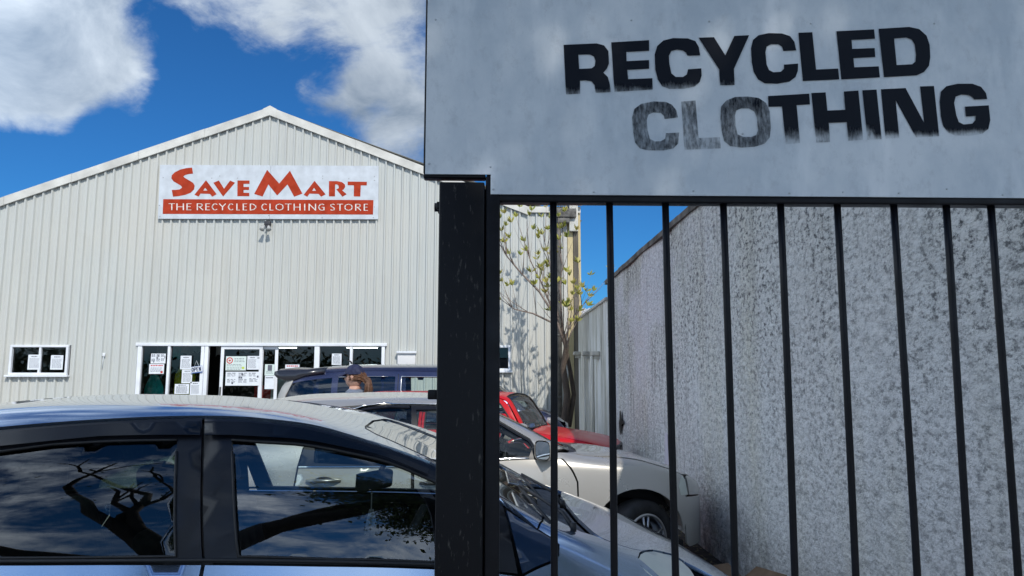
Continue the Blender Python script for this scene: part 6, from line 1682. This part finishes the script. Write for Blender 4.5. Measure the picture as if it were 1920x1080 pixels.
for bl in ((60, 70, 9, .26), (180, 140, 7, .26), (60, 170, 4.5, .16), (250, -30, 6, .12), (335, 130, 3.5, .08), (440, 0, 7, .15), (610, 30, 8, .17), (760, 60, 7, .18), (720, 200, 5, .14), (540, 190, 2.6, .07), (780, 250, 3.5, .12), (-200, 150, 10, .18),
           (285, 60, 3.0, -.34), (390, 130, 3.0, -.14), (80, 340, 8, -.5), (330, 300, 7.5, -.42), (430, 180, 6.0, -.26), (1200, 460, 14, -.9), (610, 110, 3.2, -.12), (640, 250, 2.4, -.14), (-900, 200, 20, .05)):
    o_ = blob(*bl); acc = o_ if acc is None else wm('ADD', acc, o_)
bk = N.new('ShaderNodeMapRange'); bk.inputs[1].default_value = .25; bk.inputs[2].default_value = -.35; bk.inputs[3].default_value = 0; bk.inputs[4].default_value = .20; Lk.new(sepw.outputs[1], bk.inputs[0])  # extra cloud cover added behind the camera as unseen fill light
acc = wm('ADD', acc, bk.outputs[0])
lf_ = N.new('ShaderNodeMapRange'); lf_.inputs[1].default_value = -.45; lf_.inputs[2].default_value = -.85; lf_.inputs[3].default_value = 0; lf_.inputs[4].default_value = .34; Lk.new(sepw.outputs[0], lf_.inputs[0])  # unseen cloud bank added on the left to fill the shaded wall
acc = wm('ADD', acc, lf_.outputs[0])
def dblob(dv, c0, c1, amp):
    dt = N.new('ShaderNodeVectorMath'); dt.operation = 'DOT_PRODUCT'; Lk.new(nrm.outputs[0], dt.inputs[0]); dt.inputs[1].default_value = Vector(dv).normalized()
    r = N.new('ShaderNodeMapRange'); r.interpolation_type = 'SMOOTHSTEP'; r.inputs[1].default_value = c0; r.inputs[2].default_value = c1; r.inputs[4].default_value = amp
    Lk.new(dt.outputs['Value'], r.inputs[0]); return r.outputs[0]
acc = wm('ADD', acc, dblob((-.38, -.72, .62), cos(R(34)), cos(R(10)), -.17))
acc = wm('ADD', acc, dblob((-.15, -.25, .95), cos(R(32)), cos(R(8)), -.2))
fill_gain = wm('ADD', wm('ADD', dblob(SUN, .2, .97, 1.5), dblob((-1, -.15, .35), .25, .9, 1.7)), 1.0)  # brightens clouds around the sun and out of view at left, as added fill
f1 = wn(4.2, 14, .60, (3.1, 1.7, 0), .5)
f2 = wn(13, 12, .66, (1.3, 4.2, 0), .4)
den = wm('ADD', wm('ADD', f1, acc), wm('MULTIPLY_ADD', f2, .5, -.25))
mask = N.new('ShaderNodeMapRange'); mask.interpolation_type = 'SMOOTHSTEP'; mask.inputs[1].default_value = .46; mask.inputs[2].default_value = .82; Lk.new(den, mask.inputs[0])
up = N.new('ShaderNodeMapRange'); up.inputs[1].default_value = -.02; up.inputs[2].default_value = .10; Lk.new(sepw.outputs[2], up.inputs[0])
mfin = wm('MULTIPLY', mask.outputs[0], up.outputs[0])
shade = N.new('ShaderNodeMapRange'); shade.inputs[1].default_value = .34; shade.inputs[2].default_value = .64; Lk.new(wn(5.0, 12, .6, (3.2, 1.6, .06), .5), shade.inputs[0])
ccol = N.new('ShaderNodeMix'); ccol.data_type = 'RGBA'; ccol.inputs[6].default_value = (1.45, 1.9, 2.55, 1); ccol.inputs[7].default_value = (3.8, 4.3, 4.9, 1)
Lk.new(shade.outputs[0], ccol.inputs[0])
tint = N.new('ShaderNodeMix'); tint.data_type = 'RGBA'; tint.blend_type = 'MULTIPLY'; tint.inputs[0].default_value = 1
tint.inputs[7].default_value = (.12, .38, .64, 1); Lk.new(sk.outputs[0], tint.inputs[6])
cs2 = N.new('ShaderNodeVectorMath'); cs2.operation = 'SCALE'; Lk.new(ccol.outputs[2], cs2.inputs[0]); Lk.new(fill_gain, cs2.inputs['Scale'])
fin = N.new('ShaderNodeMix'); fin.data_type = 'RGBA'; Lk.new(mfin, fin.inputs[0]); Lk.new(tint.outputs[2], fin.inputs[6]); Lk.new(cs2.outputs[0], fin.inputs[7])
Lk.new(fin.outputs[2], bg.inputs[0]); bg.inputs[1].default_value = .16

cam = bpy.data.cameras.new('camera'); co = bpy.data.objects.new('camera', cam); COL.objects.link(co)
co.location = CAM; co.rotation_euler = (R(90 + PITCH), 0, R(-YAW))
cam.sensor_width = 36; cam.lens = 36 * F / 1920; cam.clip_start = .05; cam.clip_end = 2000
SC.camera = co
SC.view_settings.view_transform = 'Standard'; SC.view_settings.look = 'None'; SC.view_settings.exposure = 0; SC.view_settings.gamma = 1
SC.cycles.max_bounces = 10; SC.cycles.transparent_max_bounces = 24
